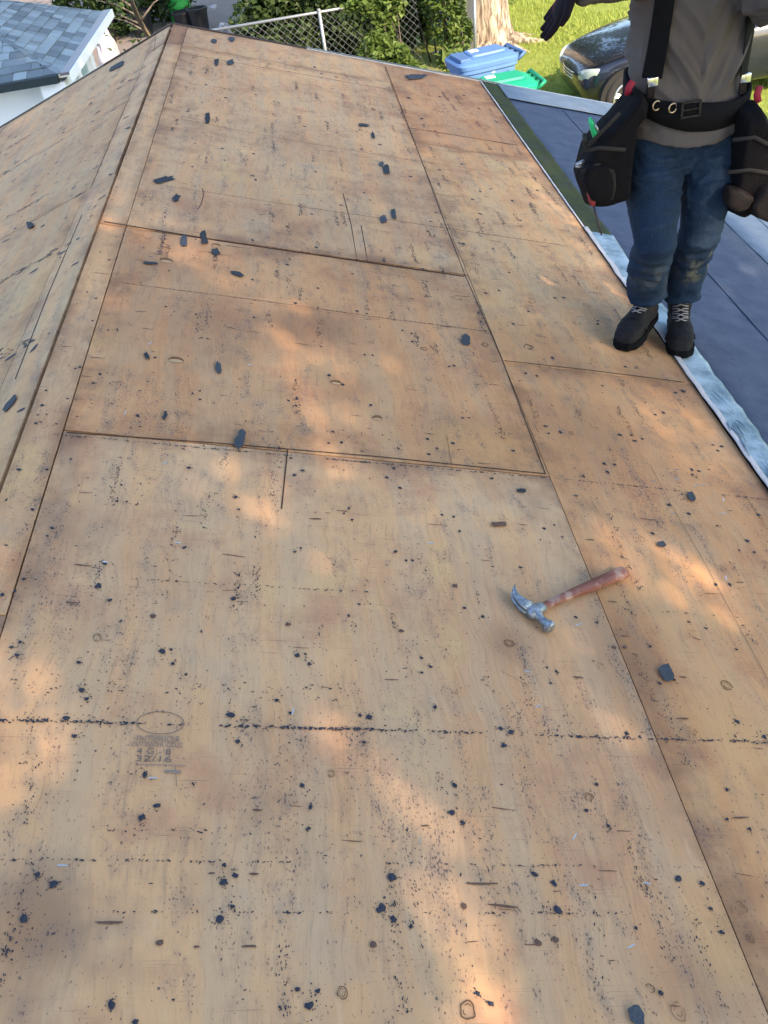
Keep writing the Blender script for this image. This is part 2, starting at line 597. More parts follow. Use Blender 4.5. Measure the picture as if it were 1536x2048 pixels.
# ---- rake edge metal, fascia, walls
def trim():
    mt = simple('drip_edge_metal', (0.10, 0.095, 0.10), 0.35, 0.25, 20, metal=0.3)
    mr = simple('drip_edge_rust', (0.055, 0.038, 0.032), 0.6, 0.35, 30)
    mb = simple('pale_drip_edge', (0.55, 0.58, 0.60), 0.4, 0.1, 20, metal=0.2)

    def strip(s0, s1, mat, left=False, up=0.004, w=0.03):
        slab('drip_edge', s0, s1, Y_RAKE + 0.001, Y_RAKE + w, -0.03, up, mat, left)
    strip(0.0, 0.9, mr, up=0.010, w=0.022)
    strip(0.9, 2.30, mt, up=0.009, w=0.026)
    strip(0.9, 2.30, mb, up=0.0085, w=0.036)
    strip(2.30, S_EAVE, mb, up=0.012, w=0.02)
    strip(0.0, 0.55, mr, True, 0.010, 0.02)
    strip(0.55, S_EAVE, mt, True, 0.009, 0.024)
    slab('fascia_board', 0, S_EAVE, Y_RAKE - 0.024, Y_RAKE, -0.16, -0.0136, M_WHITE)
    slab('fascia_board', 0, S_EAVE, Y_RAKE - 0.024, Y_RAKE, -0.16, -0.0136, M_WHITE, True)
    x = 3.3
    for xx in (-x, x):
        bm = bmesh.new()
        box(bm, (xx, (Y_NEAR + 6.4) / 2, (GZ - 1.22) / 2), (0.06, (6.4 - Y_NEAR) / 2, (-1.22 - GZ) / 2))
        bmo('wall', bm, M_WHITE, house)
    for yy in (6.4, Y_NEAR + 0.2):
        v = [(-x, yy, GZ), (x, yy, GZ), (x, yy, -1.22), (0, yy, -0.09), (-x, yy, -1.22)]
        bm = bmesh.new()
        f = bm.faces.new([bm.verts.new(q) for q in v])
        r = bmesh.ops.extrude_face_region(bm, geom=[f])
        for q in r['geom']:
            if isinstance(q, bmesh.types.BMVert):
                q.co.y += 0.11 if yy > 0 else -0.11
        bmo('gable_wall', bm, M_WHITE, house)


trim()


# ---- marks on the plywood: felt residue, nail spots, cuts, knots, stamp
def panel_z(s, y):
    if s < S_STRIP:
        return 0.0035 if y > L1 else 0.0015
    if s < S_MID:
        return 0.0022 if y > L1 else 0.0008
    return 0.0016


class Marks:
    def __init__(self):
        self.v = []
        self.f = []

    def blob(self, s, y, r, z, el=1.0, ang=0.0, n=7, h=0.0012, j=0.35, left=False):
        i0 = len(self.v)
        ca, sa = math.cos(ang), math.sin(ang)
        self.v.append((s, y, z + h))
        for k in range(n):
            a = 2 * math.pi * k / n
            q = r * (1 + random.uniform(-j, j))
            u, w = q * math.cos(a) * el, q * math.sin(a)
            self.v.append((s + u * ca - w * sa, y + u * sa + w * ca, z + 0.0003))
        for k in range(n):
            self.f.append((i0, i0 + 1 + k, i0 + 1 + (k + 1) % n))

    def make(self, name, mat, left=False):
        o = pyd(name, self.v, self.f, mat, house)
        slope_obj(o, left)
        return stuff(o)


SPOTS = []


def zoomlist(ox, oy, sc, txt):
    for t in txt.split():
        p = t.split(',')
        SPOTS.append((ox + float(p[0]) / sc, oy + float(p[1]) / sc, p[2] if len(p) > 2 else 's'))


zoomlist(0, 1000, 2, '25,2 130,40 25,183 207,113 190,145 97,317 10,382,b 468,5 507,8 420,255,b 740,190,b 955,38 1395,33,b 1375,55 1408,80 1203,192 1180,208 392,345,B 440,402,b 953,352 933,397,B 1437,418 1395,463 80,568,b 45,590 68,622,b 648,606,B 685,598 692,655,b 1190,622,b 1222,618 1237,658,b 325,760,B 348,797,b 265,875,B 920,860,B 1107,803,b 743,700 1442,862,b 1477,870,b 300,945,b 950,967,b 1457,970 612,465,r 1152,497,r 315,650,b 1163,853 60,365')
zoomlist(768, 1000, 2, '232,60 278,67 303,125 712,148 680,100 640,115 45,207,b 88,243 115,243 545,270,b 322,432 395,467,b 768,470 852,491 68,525,r 150,633 187,668 150,690 652,670 690,686 666,733 205,830,b 465,913,b 508,930,B 1022,948 480,982,b 1073,135 1383,340 1327,340,b 1220,490 1287,515 1142,20 1235,2,b 1220,58 1497,62 1452,165 1480,210 1420,203 1410,600 1103,735 1412,888,b 1520,950,B 920,590,r 962,590,r 970,935,b 285,345,r 1065,588 972,300 1160,720')
zoomlist(0, 1536, 2, '580,25,B 628,152,b 570,197,B 1207,70,b 1243,155,b 1232,244,b 150,428,B 213,468,B 95,602,B 940,430,b 897,457,B 928,556,b 880,604,B 1525,562,B 637,702,r 1495,706,r 447,948,B 1272,892,b 1237,953,B 898,390 540,1018,b 1190,885')
zoomlist(768, 1536, 2, '283,70,b 272,180,b 315,220,b 850,67 810,170 897,232,b 1370,88,b 1372,207 1462,245,b 30,440,B 603,425,b 683,465,b 1178,443,b 1272,462,b 1305,563 693,567,B 38,604,B 1350,657,b 375,903,b 428,945,b 1107,900,b 615,697,r 685,685,r 1008,640 320,555,r 108,634')
zoomlist(440, 440, 1.92, '125,80 268,150 372,107 262,30 630,160 780,188 290,320 377,262 125,230 130,375 565,360 525,350 700,425 735,437 738,467 555,518 585,520 900,560 880,563 418,597 470,632 578,712 295,688 292,713 262,693 100,773 435,813 417,857 465,855 803,900 797,842 895,858 833,878 1127,887 932,760 955,760 1175,590 1217,600 1110,203 1020,282 1070,272 1285,300 1320,300 1125,400 1450,388 1450,400 1275,530 1185,352 993,357 1250,793 1262,820 1308,816 318,962,b 285,980 272,915 640,990 690,1028,b 1043,993 1475,937 1487,968 668,953 60,1065,b 1395,985 1367,1060')
zoomlist(0, 300, 2.925, '270,1410 395,1457 250,1497,b 222,1553 440,1280 467,1272 210,1153 240,1100 540,1000 560,870 510,833 640,645 685,1050 970,917 1180,1100 1215,1105 585,1313 545,1365,b 805,1555,b 820,1620 1170,1410 1170,1460 1125,1425 1105,1860,b 110,1873,b 415,1810 275,1873 710,1960 1075,1750 330,1605 210,1603 1380,2030,b 905,1215')
zoomlist(340, 40, 1.92, '182,128 137,250 122,318 212,300 328,288 418,320 97,475 200,495,b 322,515 210,540 318,600 330,615 85,565 95,640 75,745 318,770 450,795 545,747 655,713 768,693 923,603 638,625 580,208 420,150 555,182 718,430 515,410 735,498 805,480 640,435 560,585 745,665 1020,740 1190,660 1410,655 1315,695 1160,690 1108,640 1035,575 1120,555 1035,295 1128,290 1185,340 965,380 918,300 1255,540 1230,650 1345,770 1190,745 1125,860 1240,880 1000,775 1015,830 560,875 700,975 820,920 450,940 315,845')
zoomlist(1200, 640, 4.452, '225,420 320,430 20,588 675,650 740,635 490,845 565,828 175,1025 280,1030 310,1080 375,1062 1003,1115 1048,1165 1085,1128 38,1283 130,1290 67,1357 815,1335 880,1350 820,1380 857,1405 612,1650 790,1730 1410,1738 1040,1835 1310,1970,b 470,1905,b')


def marks():
    tar, brown = Marks(), Marks()
    rr = random.Random(3)
    for x, y, k in SPOTS:
        s, yy = on_roof(x, y)
        if s < 0.005 or s > S_EDGE - 0.01:
            continue
        z = panel_z(s, yy)
        if k == 'r':
            brown.blob(s, yy, 0.0055, z, 1.1)
            continue
        r = {'s': 0.0036, 'b': 0.0047, 'B': 0.0060}[k] * rr.uniform(0.8, 1.15)
        mpx = abs(on_roof(x + 10, y)[0] - s) / 10
        r = max(r, rr.uniform(2.2, 3.6) * mpx)
        tar.blob(s, yy, r, z, rr.uniform(.8, 1.4), rr.uniform(0, 3), 8, 0.002)
        for q in range({'s': 3, 'b': 9, 'B': 22}[k]):      # crumbs round the nail
            a = rr.uniform(0, 6.3)
            d = r * abs(rr.gauss(1.2, 1.4))
            tar.blob(s + d * math.cos(a), yy + d * math.sin(a) * 1.3, rr.uniform(0.0005, 0.0015), z, 1.4, rr.uniform(0, 3), 5, 0.0008)

    def tarline(p, q, dens, w, seed):
        n = 40
        a, c = on_roof(*p), on_roof(*q)
        L = math.hypot(c[0] - a[0], c[1] - a[1])
        for i in range(int(L * dens * 1.5)):
            t = rr.random()
            s = a[0] + (c[0] - a[0]) * t
            y = a[1] + (c[1] - a[1]) * t
            if noise.noise(Vector((s * 5, seed, y))) + 0.6 * noise.noise(Vector((s * 23, seed, y))) < rr.uniform(-0.5, 0.55):
                continue
            if not 0.01 < s < S_EDGE - 0.01:
                continue
            tar.blob(s, y + rr.gauss(0, w) + .0025 * noise.noise(Vector((s * 9, seed * 3, 1))), rr.uniform(0.0005, 0.0017) * (1.3 if dens > 300 else 1), panel_z(s, y), rr.uniform(1.0, 2.6), rr.gauss(0, 0.5), 5, 0.0007)
    tarline((0, 1440), (768, 1460), 520, 0.0016, 1)
    tarline((768, 1460), (1536, 1486), 430, 0.0015, 2)
    tarline((0, 1436), (1536, 1480), 110, 0.008, 21)
    tarline((100, 868), (440, 899), 330, 0.0012, 3)
    tarline((440, 899), (1091, 956), 330, 0.0013, 4)
    tarline((1110, 957), (1536, 1000), 300, 0.0018, 5)
    tarline((0, 1718), (1413, 1735), 130, 0.0010, 6)
    tarline((0, 1824), (1263, 1827), 130, 0.0010, 7)
    tarline((222, 563), (520, 601), 150, 0.0012, 8)
    tarline((440, 591), (982, 664), 170, 0.0012, 9)
    tarline((982, 664), (1240, 690), 170, 0.002, 10)
    tarline((340, 235), (830, 321), 120, 0.002, 11)
    tarline((340, 373), (892, 457), 140, 0.002, 12)
    tarline((892, 457), (1140, 493), 130, 0.002, 13)
    tarline((355, 105), (782, 180), 60, 0.002, 14)
    tarline((50, 1145), (768, 1187), 110, 0.0012, 15)
    tarline((1018, 1202), (1488, 1236), 130, 0.0012, 16)
    tarline((0, 1372), (768, 1387), 170, 0.010, 17)
    tarline((0, 1350), (768, 1372), 90, 0.012, 18)
    tarline((150, 1655), (760, 1670), 80, 0.004, 19)
    # loose crumbs pressed in columns along the grain
    for c in range(230):
        s = rr.uniform(S_STRIP + 0.02, S_EDGE - 0.03)
        y0 = rr.uniform(0.4, 6.2)
        l = rr.uniform(0.04, 0.22)
        for k in range(int(l * rr.uniform(80, 420))):
            y = y0 + rr.random() * l
            tar.blob(s + rr.gauss(0, 0.006), y, rr.uniform(0.0006, 0.0015) * (1 + max(0, y - 1) * .22), panel_z(s, y), rr.uniform(1, 2.4), 1.57 + rr.gauss(0, .4), 5, 0.0007)
    for c in range(2600):
        s = rr.uniform(0.01, S_EDGE - 0.03)
        y = rr.uniform(0.35, 6.7)
        tar.blob(s, y, rr.uniform(0.0005, 0.0016) * (1 + max(0, y - 1) * .28), panel_z(s, y), rr.uniform(1, 3), rr.choice((0, 1.57)) + rr.gauss(0, .3), 5, 0.0007)
    tar.make('felt_residue', M_TAR)
    # brown chisel marks and long scuffs
    for x, y, l in ((513, 1620, 20), (507, 1748, 26), (500, 1893, 28), (395, 1894, 14), (422, 1747, 14), (168, 1131, 34), (145, 1206, 22), (630, 1038, 30), (1155, 1355, 20), (1250, 1273, 18), (1365, 1355, 20), (1180, 1080, 22), (1365, 1438, 30), (1480, 1636, 36), (1005, 1812, 60), (960, 1768, 70), (850, 1652, 20), (860, 1200, 4), (215, 1845, 60), (1225, 1204, 20), (310, 1133, 8)):
        s, yy = on_roof(x, y)
        px = 2 * abs(on_roof(x + 50, y)[0] - s) / 100
        brown.blob(s, yy, min(0.0022, 0.0012 + l * 3e-5), panel_z(s, yy), l * px / 2 / min(0.0022, 0.0012 + l * 3e-5), rr.gauss(0, 0.05), 9, 0.0006)
    for c in range(260):
        s = rr.uniform(0.02, S_EDGE - 0.05)
        y = rr.uniform(0.4, 6.6)
        brown.blob(s, y, rr.uniform(0.0006, 0.0011) * (1 + max(0, y - 1) * .35), panel_z(s, y), rr.uniform(5, 24), rr.gauss(0, 0.10), 8, 0.0006)
    brown.make('scuff_marks', M_BROWN)
    lt = Marks()
    for c in range(420):
        s, y = -rr.uniform(0.02, 2.0), rr.uniform(1.5, 6.7)
        lt.blob(s, y, rr.uniform(0.002, 0.009), 0.0012, rr.uniform(1, 3.0), rr.gauss(0, .4), 7, 0.001)
    for yb in (2.55, 3.3, 4.2, 5.2, 5.9):
        for k in range(240):
            s = -rr.uniform(0.1, 1.5)
            if noise.noise(Vector((s * 4, yb, 1))) < rr.uniform(-.3, .5):
                continue
            lt.blob(s, yb + rr.gauss(0, 0.012), rr.uniform(0.0014, 0.0045), 0.0012, rr.uniform(1.5, 5), rr.gauss(0, .15), 6, 0.001)
    lt.make('felt_residue', M_TAR, True)


marks()


def staples():
    rr = random.Random(8)
    v, f = [], []
    P = [(305, 1560), (355, 1089), (210, 1128), (838, 1687), (1147, 1677), (1260, 1896), (1165, 1774), (1291, 1770), (1053, 1347), (1155, 1253), (1074, 1416), (1445, 1031), (1352, 942), (1390, 975), (1404, 973), (1352, 962), (1445, 1003), (1305, 965), (1450, 1160), (125, 1735), (330, 930), (250, 830), (500, 733), (1357, 690), (860, 1090), (300, 690), (585, 1427), (1345, 1030)]
    for x, y in P:
        s, yy = on_roof(x, y)
        a = rr.uniform(-0.6, 1.6)
        l, r, z = rr.uniform(0.005, 0.008), 0.0010, panel_z(s, yy) + 0.002
        ca, sa = math.cos(a), math.sin(a)
        i0 = len(v)
        for e in (-1, 1):
            for dx, dz in ((-r, 0), (r, 0), (r, 2 * r), (-r, 2 * r)):
                v.append((s + e * l * ca - dx * sa, yy + e * l * sa + dx * ca, z + dz + 0.002 * (e + 1)))
        f += [(i0, i0 + 1, i0 + 5, i0 + 4), (i0 + 1, i0 + 2, i0 + 6, i0 + 5), (i0 + 2, i0 + 3, i0 + 7, i0 + 6), (i0 + 3, i0, i0 + 4, i0 + 7), (i0, i0 + 1, i0 + 2, i0 + 3), (i0 + 4, i0 + 5, i0 + 6, i0 + 7)]
    stuff(slope_obj(pyd('staples', v, f, M_STEEL, house)))


staples()


def cuts():
    bm_mat = simple('open_joint', (0.045, 0.026, 0.017), 0.9, 0.3, 60)
    faint = simple('hairline_crack', (0.12, 0.07, 0.045), 0.9, 0.3, 60)
    for pts, w, m in (([(770, 132), (830, 287), (887, 440), (930, 551)], 0.0042, bm_mat),
                      ([(930, 551), (968, 636), (1005, 721), (1048, 835), (1091, 948)], 0.0030, bm_mat),
                      ([(208, 445), (440, 482), (700, 520), (928, 553)], 0.0085, bm_mat),
                      ([(133, 865), (440, 887), (760, 914), (1092, 948)], 0.0040, bm_mat),
                      ([(1008, 722), (1180, 741), (1368, 765)], 0.0040, bm_mat),
                      ([(818, 256), (930, 274), (1036, 291)], 0.0040, faint),
                      ([(575, 900), (571, 940), (563, 1018)], 0.0032, bm_mat),
                      ([(686, 388), (702, 450), (714, 522)], 0.0036, bm_mat),
                      ([(722, 452), (729, 490), (735, 525)], 0.0032, bm_mat),
                      ([(1301, 932), (1343, 1012), (1400, 1110), (1536, 1362)], 0.0011, faint),
                      ([(1490, 992), (1510, 1022), (1533, 1060)], 0.0013, faint),
                      ([(893, 870), (899, 905), (903, 928)], 0.0012, faint),
                      ([(548, 610), (760, 640)], 0.0010, faint),
                      ([(405, 378), (407, 392), (402, 410), (395, 420)], 0.0045, faint),
                      ([(345, 236), (590, 283), (830, 322)], 0.0016, faint),
                      ([(830, 322), (990, 345), (1135, 366)], 0.0013, faint),
                      ([(300, 368), (560, 408), (892, 457), (1135, 493)], 0.0018, faint),
                      ([(250, 567), (520, 601), (760, 636), (982, 664)], 0.0016, faint),
                      ([(360, 107), (610, 150), (782, 181)], 0.0024, faint),
                      ([(1000, 1340), (1060, 1375)], 0.0007, faint)):
        P = [on_roof(*p) for p in pts]
        bm = bmesh.new()
        tube(bm, [(s, y, panel_z(s, y) + 0.0002) for s, y in P], w / 2, 6, True, 0.35, (0, 0, 1))
        slope_obj(bmo('crack', bm, m, house))
    P = [on_roof(*p, True) for p in ((278, 176), (245, 250), (210, 332))]
    for P in ([(164, 430), (96, 590), (31, 758)], [(312, 70), (308, 102)]):
        Q = [on_roof(*p, True) for p in P]
        bm = bmesh.new()
        tube(bm, [(s, y, 0.0012) for s, y in Q], 0.0016, 6, True, 0.4, (0, 0, 1))
        slope_obj(bmo('crack', bm, bm_mat, house), True)


cuts()


def knots():
    m1 = simple('knot_ring', (0.15, 0.082, 0.042), 0.8, 0.5, 70)
    b = NB('knot_wood')
    v = b.coord()
    m2 = b.done(b.mix(b.noise(v, 90, 4), (0.20, 0.11, 0.055), (0.32, 0.18, 0.095)), 0.8)
    m3 = simple('bare_wood', (0.52, 0.35, 0.19), 0.8, 0.15, 80)
    L = [(195, 1275, 9, 1), (907, 1382, 8, 0), (1202, 1333, 7, 0), (1453, 1371, 11, 1), (662, 1547, 8, 1), (1178, 1594, 9, 1), (684, 1985, 11, 1), (935, 2020, 17, 1), (1300, 1977, 9, 1), (1356, 2022, 14, 0), (1477, 1817, 15, 0), (1500, 1878, 8, 1), (1018, 1286, 10, 1), (1445, 1138, 7, 0), (1283, 1079, 7, 0), (883, 1473, 7, 0), (1383, 1462, 9, 0), (1230, 1022, 5, 0), (572, 560, 7, 0), (641, 644, 8, 0), (848, 698, 7, 1), (857, 758, 7, 0), (970, 690, 7, 1), (1057, 694, 9, 1), (1155, 648, 7, 0), (1062, 602, 8, 0), (1172, 611, 7, 0), (1188, 721, 6, 0), (743, 685, 6, 0), (1142, 867, 5, 1), (880, 223, 6, 0), (973, 260, 6, 0)]
    for x, y, r, dk in L:
        s, yy = on_roof(x, y)
        rs = abs(on_roof(x + r, y)[0] - s)
        z = panel_z(s, yy)
        bm = bmesh.new()
        n = 18
        el = random.uniform(0.85, 1.25)
        ph = random.random() * 20
        R0 = [rs * (1 + 0.34 * noise.noise(Vector((math.cos(2 * math.pi * k / n) * 1.3, math.sin(2 * math.pi * k / n) * 1.3, ph)))) for k in range(n)]

        def ring(f, h):
            return [bm.verts.new((s + R0[k] * f * math.cos(2 * math.pi * k / n), yy + el * R0[k] * f * math.sin(2 * math.pi * k / n), z + h)) for k in range(n)]
        for f0, f1, skip in (((1.0, .84, .15), (.62, .52, .45)) if dk else ((1.0, .90, .3), (.55, .46, .6))):
            a, c, d = ring(f0, 0.0002), ring((f0 + f1) / 2, 0.0007), ring(f1, 0.0002)
            for u, w in ((a, c), (c, d)):
                for k in range(n):
                    if noise.noise(Vector((math.cos(2 * math.pi * k / n) * 1.1, math.sin(2 * math.pi * k / n) * 1.1, ph + 7))) < skip - .55:
                        continue
                    bm.faces.new((u[k], u[(k + 1) % n], w[(k + 1) % n], w[k]))
        slope_obj(bmo('knot', bm, m1 if dk else m2, house))
    for x, y, r in ((333, 523, 13), (352, 722, 15), (672, 767, 10), (755, 838, 9), (432, 492, 8)):   # torn knots: a pale hollow under a lifted lip
        s, yy = on_roof(x, y)
        rs = abs(on_roof(x + r, y)[0] - s)
        z = panel_z(s, yy)
        bm = bmesh.new()
        n = 16
        bm.faces.new([bm.verts.new((s + rs * math.cos(2 * math.pi * k / n), yy + rs * 0.5 * math.sin(2 * math.pi * k / n), z + 0.0006)) for k in range(n)])
        o = slope_obj(bmo('torn_knot', bm, m3, house))
        bm = bmesh.new()
        tube(bm, [(s + rs * math.cos(a), yy + rs * 0.62 * math.sin(a), z + 0.001) for a in [R(q) for q in range(0, 190, 15)]], [0.0008 + 0.0042 * math.sin(R(q) * 180 / 185) for q in range(0, 190, 15)], 6)
        bmo('lifted_lip', bm, m1, o)


knots()


def stamp():
    m = simple('faded_stamp_ink', (0.17, 0.135, 0.12), 0.8, 0.4, 60)
    m2 = simple('faded_stamp_ink_pale', (0.26, 0.205, 0.165), 0.8, 0.25, 80)
    z = 0.0014
    root = empty('ink_stamp')
    root.parent = house
    slope_obj(root)

    def place(body, x, y, wpx, hpx, mat):
        me = text_mesh(body, 1.0)
        xs = [q.co.x for q in me.vertices]
        ys = [q.co.y for q in me.vertices]
        s0, y0 = on_roof(x, y)
        sx = abs(on_roof(x + wpx / 2, y)[0] - on_roof(x - wpx / 2, y)[0]) / (max(xs) - min(xs))
        sy = abs(on_roof(x, y - hpx / 2)[1] - on_roof(x, y + hpx / 2)[1]) / (max(ys) - min(ys))
        cx, cy = (max(xs) + min(xs)) / 2, (max(ys) + min(ys)) / 2
        for q in me.vertices:
            q.co = Vector((s0 + (q.co.x - cx) * sx, y0 + (q.co.y - cy) * sy, z + q.co.z * 0.5))
        link('stamp_line', me, mat, root)
    place('INTERIOR', 318, 1478, 88, 12, m2)
    place('EXTERIOR GLUE', 315, 1490, 102, 9, m2)
    place('4 G - 8', 308, 1503, 68, 11, m)
    place('32/16', 308, 1518, 72, 12, m)
    for p, q, w in (((270, 1529), (372, 1532), 0.0016), ((330, 1543), (362, 1545), 0.006), ((350, 1532), (354, 1575), 0.0012)):
        a, c = on_roof(*p), on_roof(*q)
        bm = bmesh.new()
        tube(bm, [(a[0], a[1], z), (c[0], c[1], z)], w / 2, 6, True, 0.1, (0, 0, 1))
        bmo('stamp_rule', bm, m2, root)
    cx, cy = on_roof(321, 1446)
    rx = abs(on_roof(368, 1446)[0] - cx)
    ry = abs(on_roof(321, 1424)[1] - cy)
    bm = bmesh.new()
    tube(bm, [(cx + rx * math.cos(2 * math.pi * k / 40), cy + ry * math.sin(2 * math.pi * k / 40), z) for k in range(41)], 0.0008, 6, True, 0.3, (0, 0, 1))
    bmo('stamp_oval', bm, m, root)


stamp()

# ------------------------------------------------------------------ hammer lying on the sheathing
def roof_matrix(px, py, ang, z=0.0, left=False):
    """frame on the roof: x along ang (measured in the slope plane), z out of the roof"""
    s, y = on_roof(px, py, left)
    m = Matrix.Rotation(-TH if left else TH, 4, 'Y')
    zz = z if left else panel_z(s, y) + z
    return m @ Matrix.Translation((s, y, zz)) @ Matrix.Rotation(ang, 4, 'Z')


def hammer():
    a, c = on_roof(1062, 1232), on_roof(1246, 1150)
    ang = math.atan2(c[1] - a[1], c[0] - a[0])
    L = math.hypot(c[0] - a[0], c[1] - a[1])
    t = tag(empty('hammer'), 'claw hammer with worn reddish wooden handle lying on the plywood', 'hammer')
    t.matrix_world = roof_matrix(1062, 1232, ang)
    b = NB('worn_red_hickory')
    v = b.coord()
    g = b.noise(b.map(v, (6, 90, 90)), 1.0, 4, 0.6)
    c1 = b.mix(b.step(g, 0.35, 0.65), (0.16, 0.042, 0.026), (0.27, 0.10, 0.065))
    c1 = b.mix(b.math('MULTIPLY', b.step(b.noise(v, 28, 5, 0.7), 0.48, 0.62), 0.75), c1, (0.38, 0.26, 0.20))
    mw = b.done(c1, 0.5, g, 0.2, 0.002, 0.4)
    b = NB('forged_steel')
    v = b.coord()
    n = b.noise(v, 120, 5, 0.7)
    ms = b.done(b.mix(b.step(n, 0.35, 0.7), (0.20, 0.22, 0.24), (0.42, 0.46, 0.49)), b.mix(n, (0.38,) * 3, (0.6,) * 3), n, 0.25, 0.002, 0.5, Metallic=0.85)
    zc = 0.0145
    # handle: head eye at x = 0, butt at x = L
    bm = bmesh.new()
    st = [(-0.012, .0085, .011), (0.02, .0085, .011), (0.05, .0075, .0105), (0.10, .0082, .0115), (0.16, .0095, .0135), (0.22, .0105, .0155), (0.28, .0112, .0168), (L - .018, .0115, .0178), (L - .004, .0108, .0170), (L, .0085, .0140)]
    loft(bm, [((x, 0.0015 * math.sin(x * 14), zc - 0.0016 * x / L), hy, hz, (0, 0, 1), (0, -1, 0)) for x, hy, hz in [(q[0], q[1], q[2]) for q in st]], 20, 2.6)
    bmo('handle', bm, mw, t, True)
    # head: axis along y, face toward -y, claw toward +y curling toward the handle
    bm = bmesh.new()
    X = (1, 0, 0)
    Z = (0, 0, 1)
    loft(bm, [((0, -.062, zc), .0118, .0118, X, Z), ((0, -.0605, zc), .0136, .0136, X, Z), ((0, -.048, zc), .0138, .0138, X, Z), ((0, -.045, zc), .0120, .0120, X, Z), ((0, -.038, zc), .0094, .0094, X, Z), ((0, -.024, zc), .0092, .0092, X, Z), ((0.001, -.016, zc), .0120, .0118, X, Z), ((0.001, 0.0, zc), .0135, .0125, X, Z), ((0.001, .012, zc), .0130, .0120, X, Z), ((-.001, .018, zc), .0100, .0115, X, Z)], 24, 2.8)
    bmo('head', bm, ms, t, True)
    bm = bmesh.new()                 # socket collar round the handle
    loft(bm, [((-.016, 0, zc), .0125, .0150, Z, (0, 1, 0)), ((0.0, 0, zc), .0128, .0165, Z, (0, 1, 0)), ((.026, 0, zc), .0112, .0140, Z, (0, 1, 0)), ((.034, 0, zc), .0095, .0122, Z, (0, 1, 0))], 20, 2.8)
    bmo('socket', bm, ms, t, True)
    for sg in (-1, 1):               # two prongs of the claw, side by side in thickness
        bm = bmesh.new()
        P = [(-.002, .010), (-.006, .026), (-.008, .042), (-.0055, .058), (.003, .072), (.014, .082)]
        W = [(.0165, .0062), (.0150, .0062), (.0112, .0058), (.0078, .0052), (.0045, .0045), (.0010, .0036)]
        rings = []
        for i, (x, y) in enumerate(P):
            j0, j1 = max(i - 1, 0), min(i + 1, len(P) - 1)
            tx, ty = P[j1][0] - P[j0][0], P[j1][1] - P[j0][1]
            l = math.hypot(tx, ty)
            nx, ny = ty / l, -tx / l
            rings.append(((x, y, zc + sg * (.0062 + .0012 * i / 5)), W[i][0], W[i][1], (nx, ny, 0), Z))
        loft(bm, rings, 14, 3)
        bmo('claw', bm, ms, t, True)
    return t


hammer()


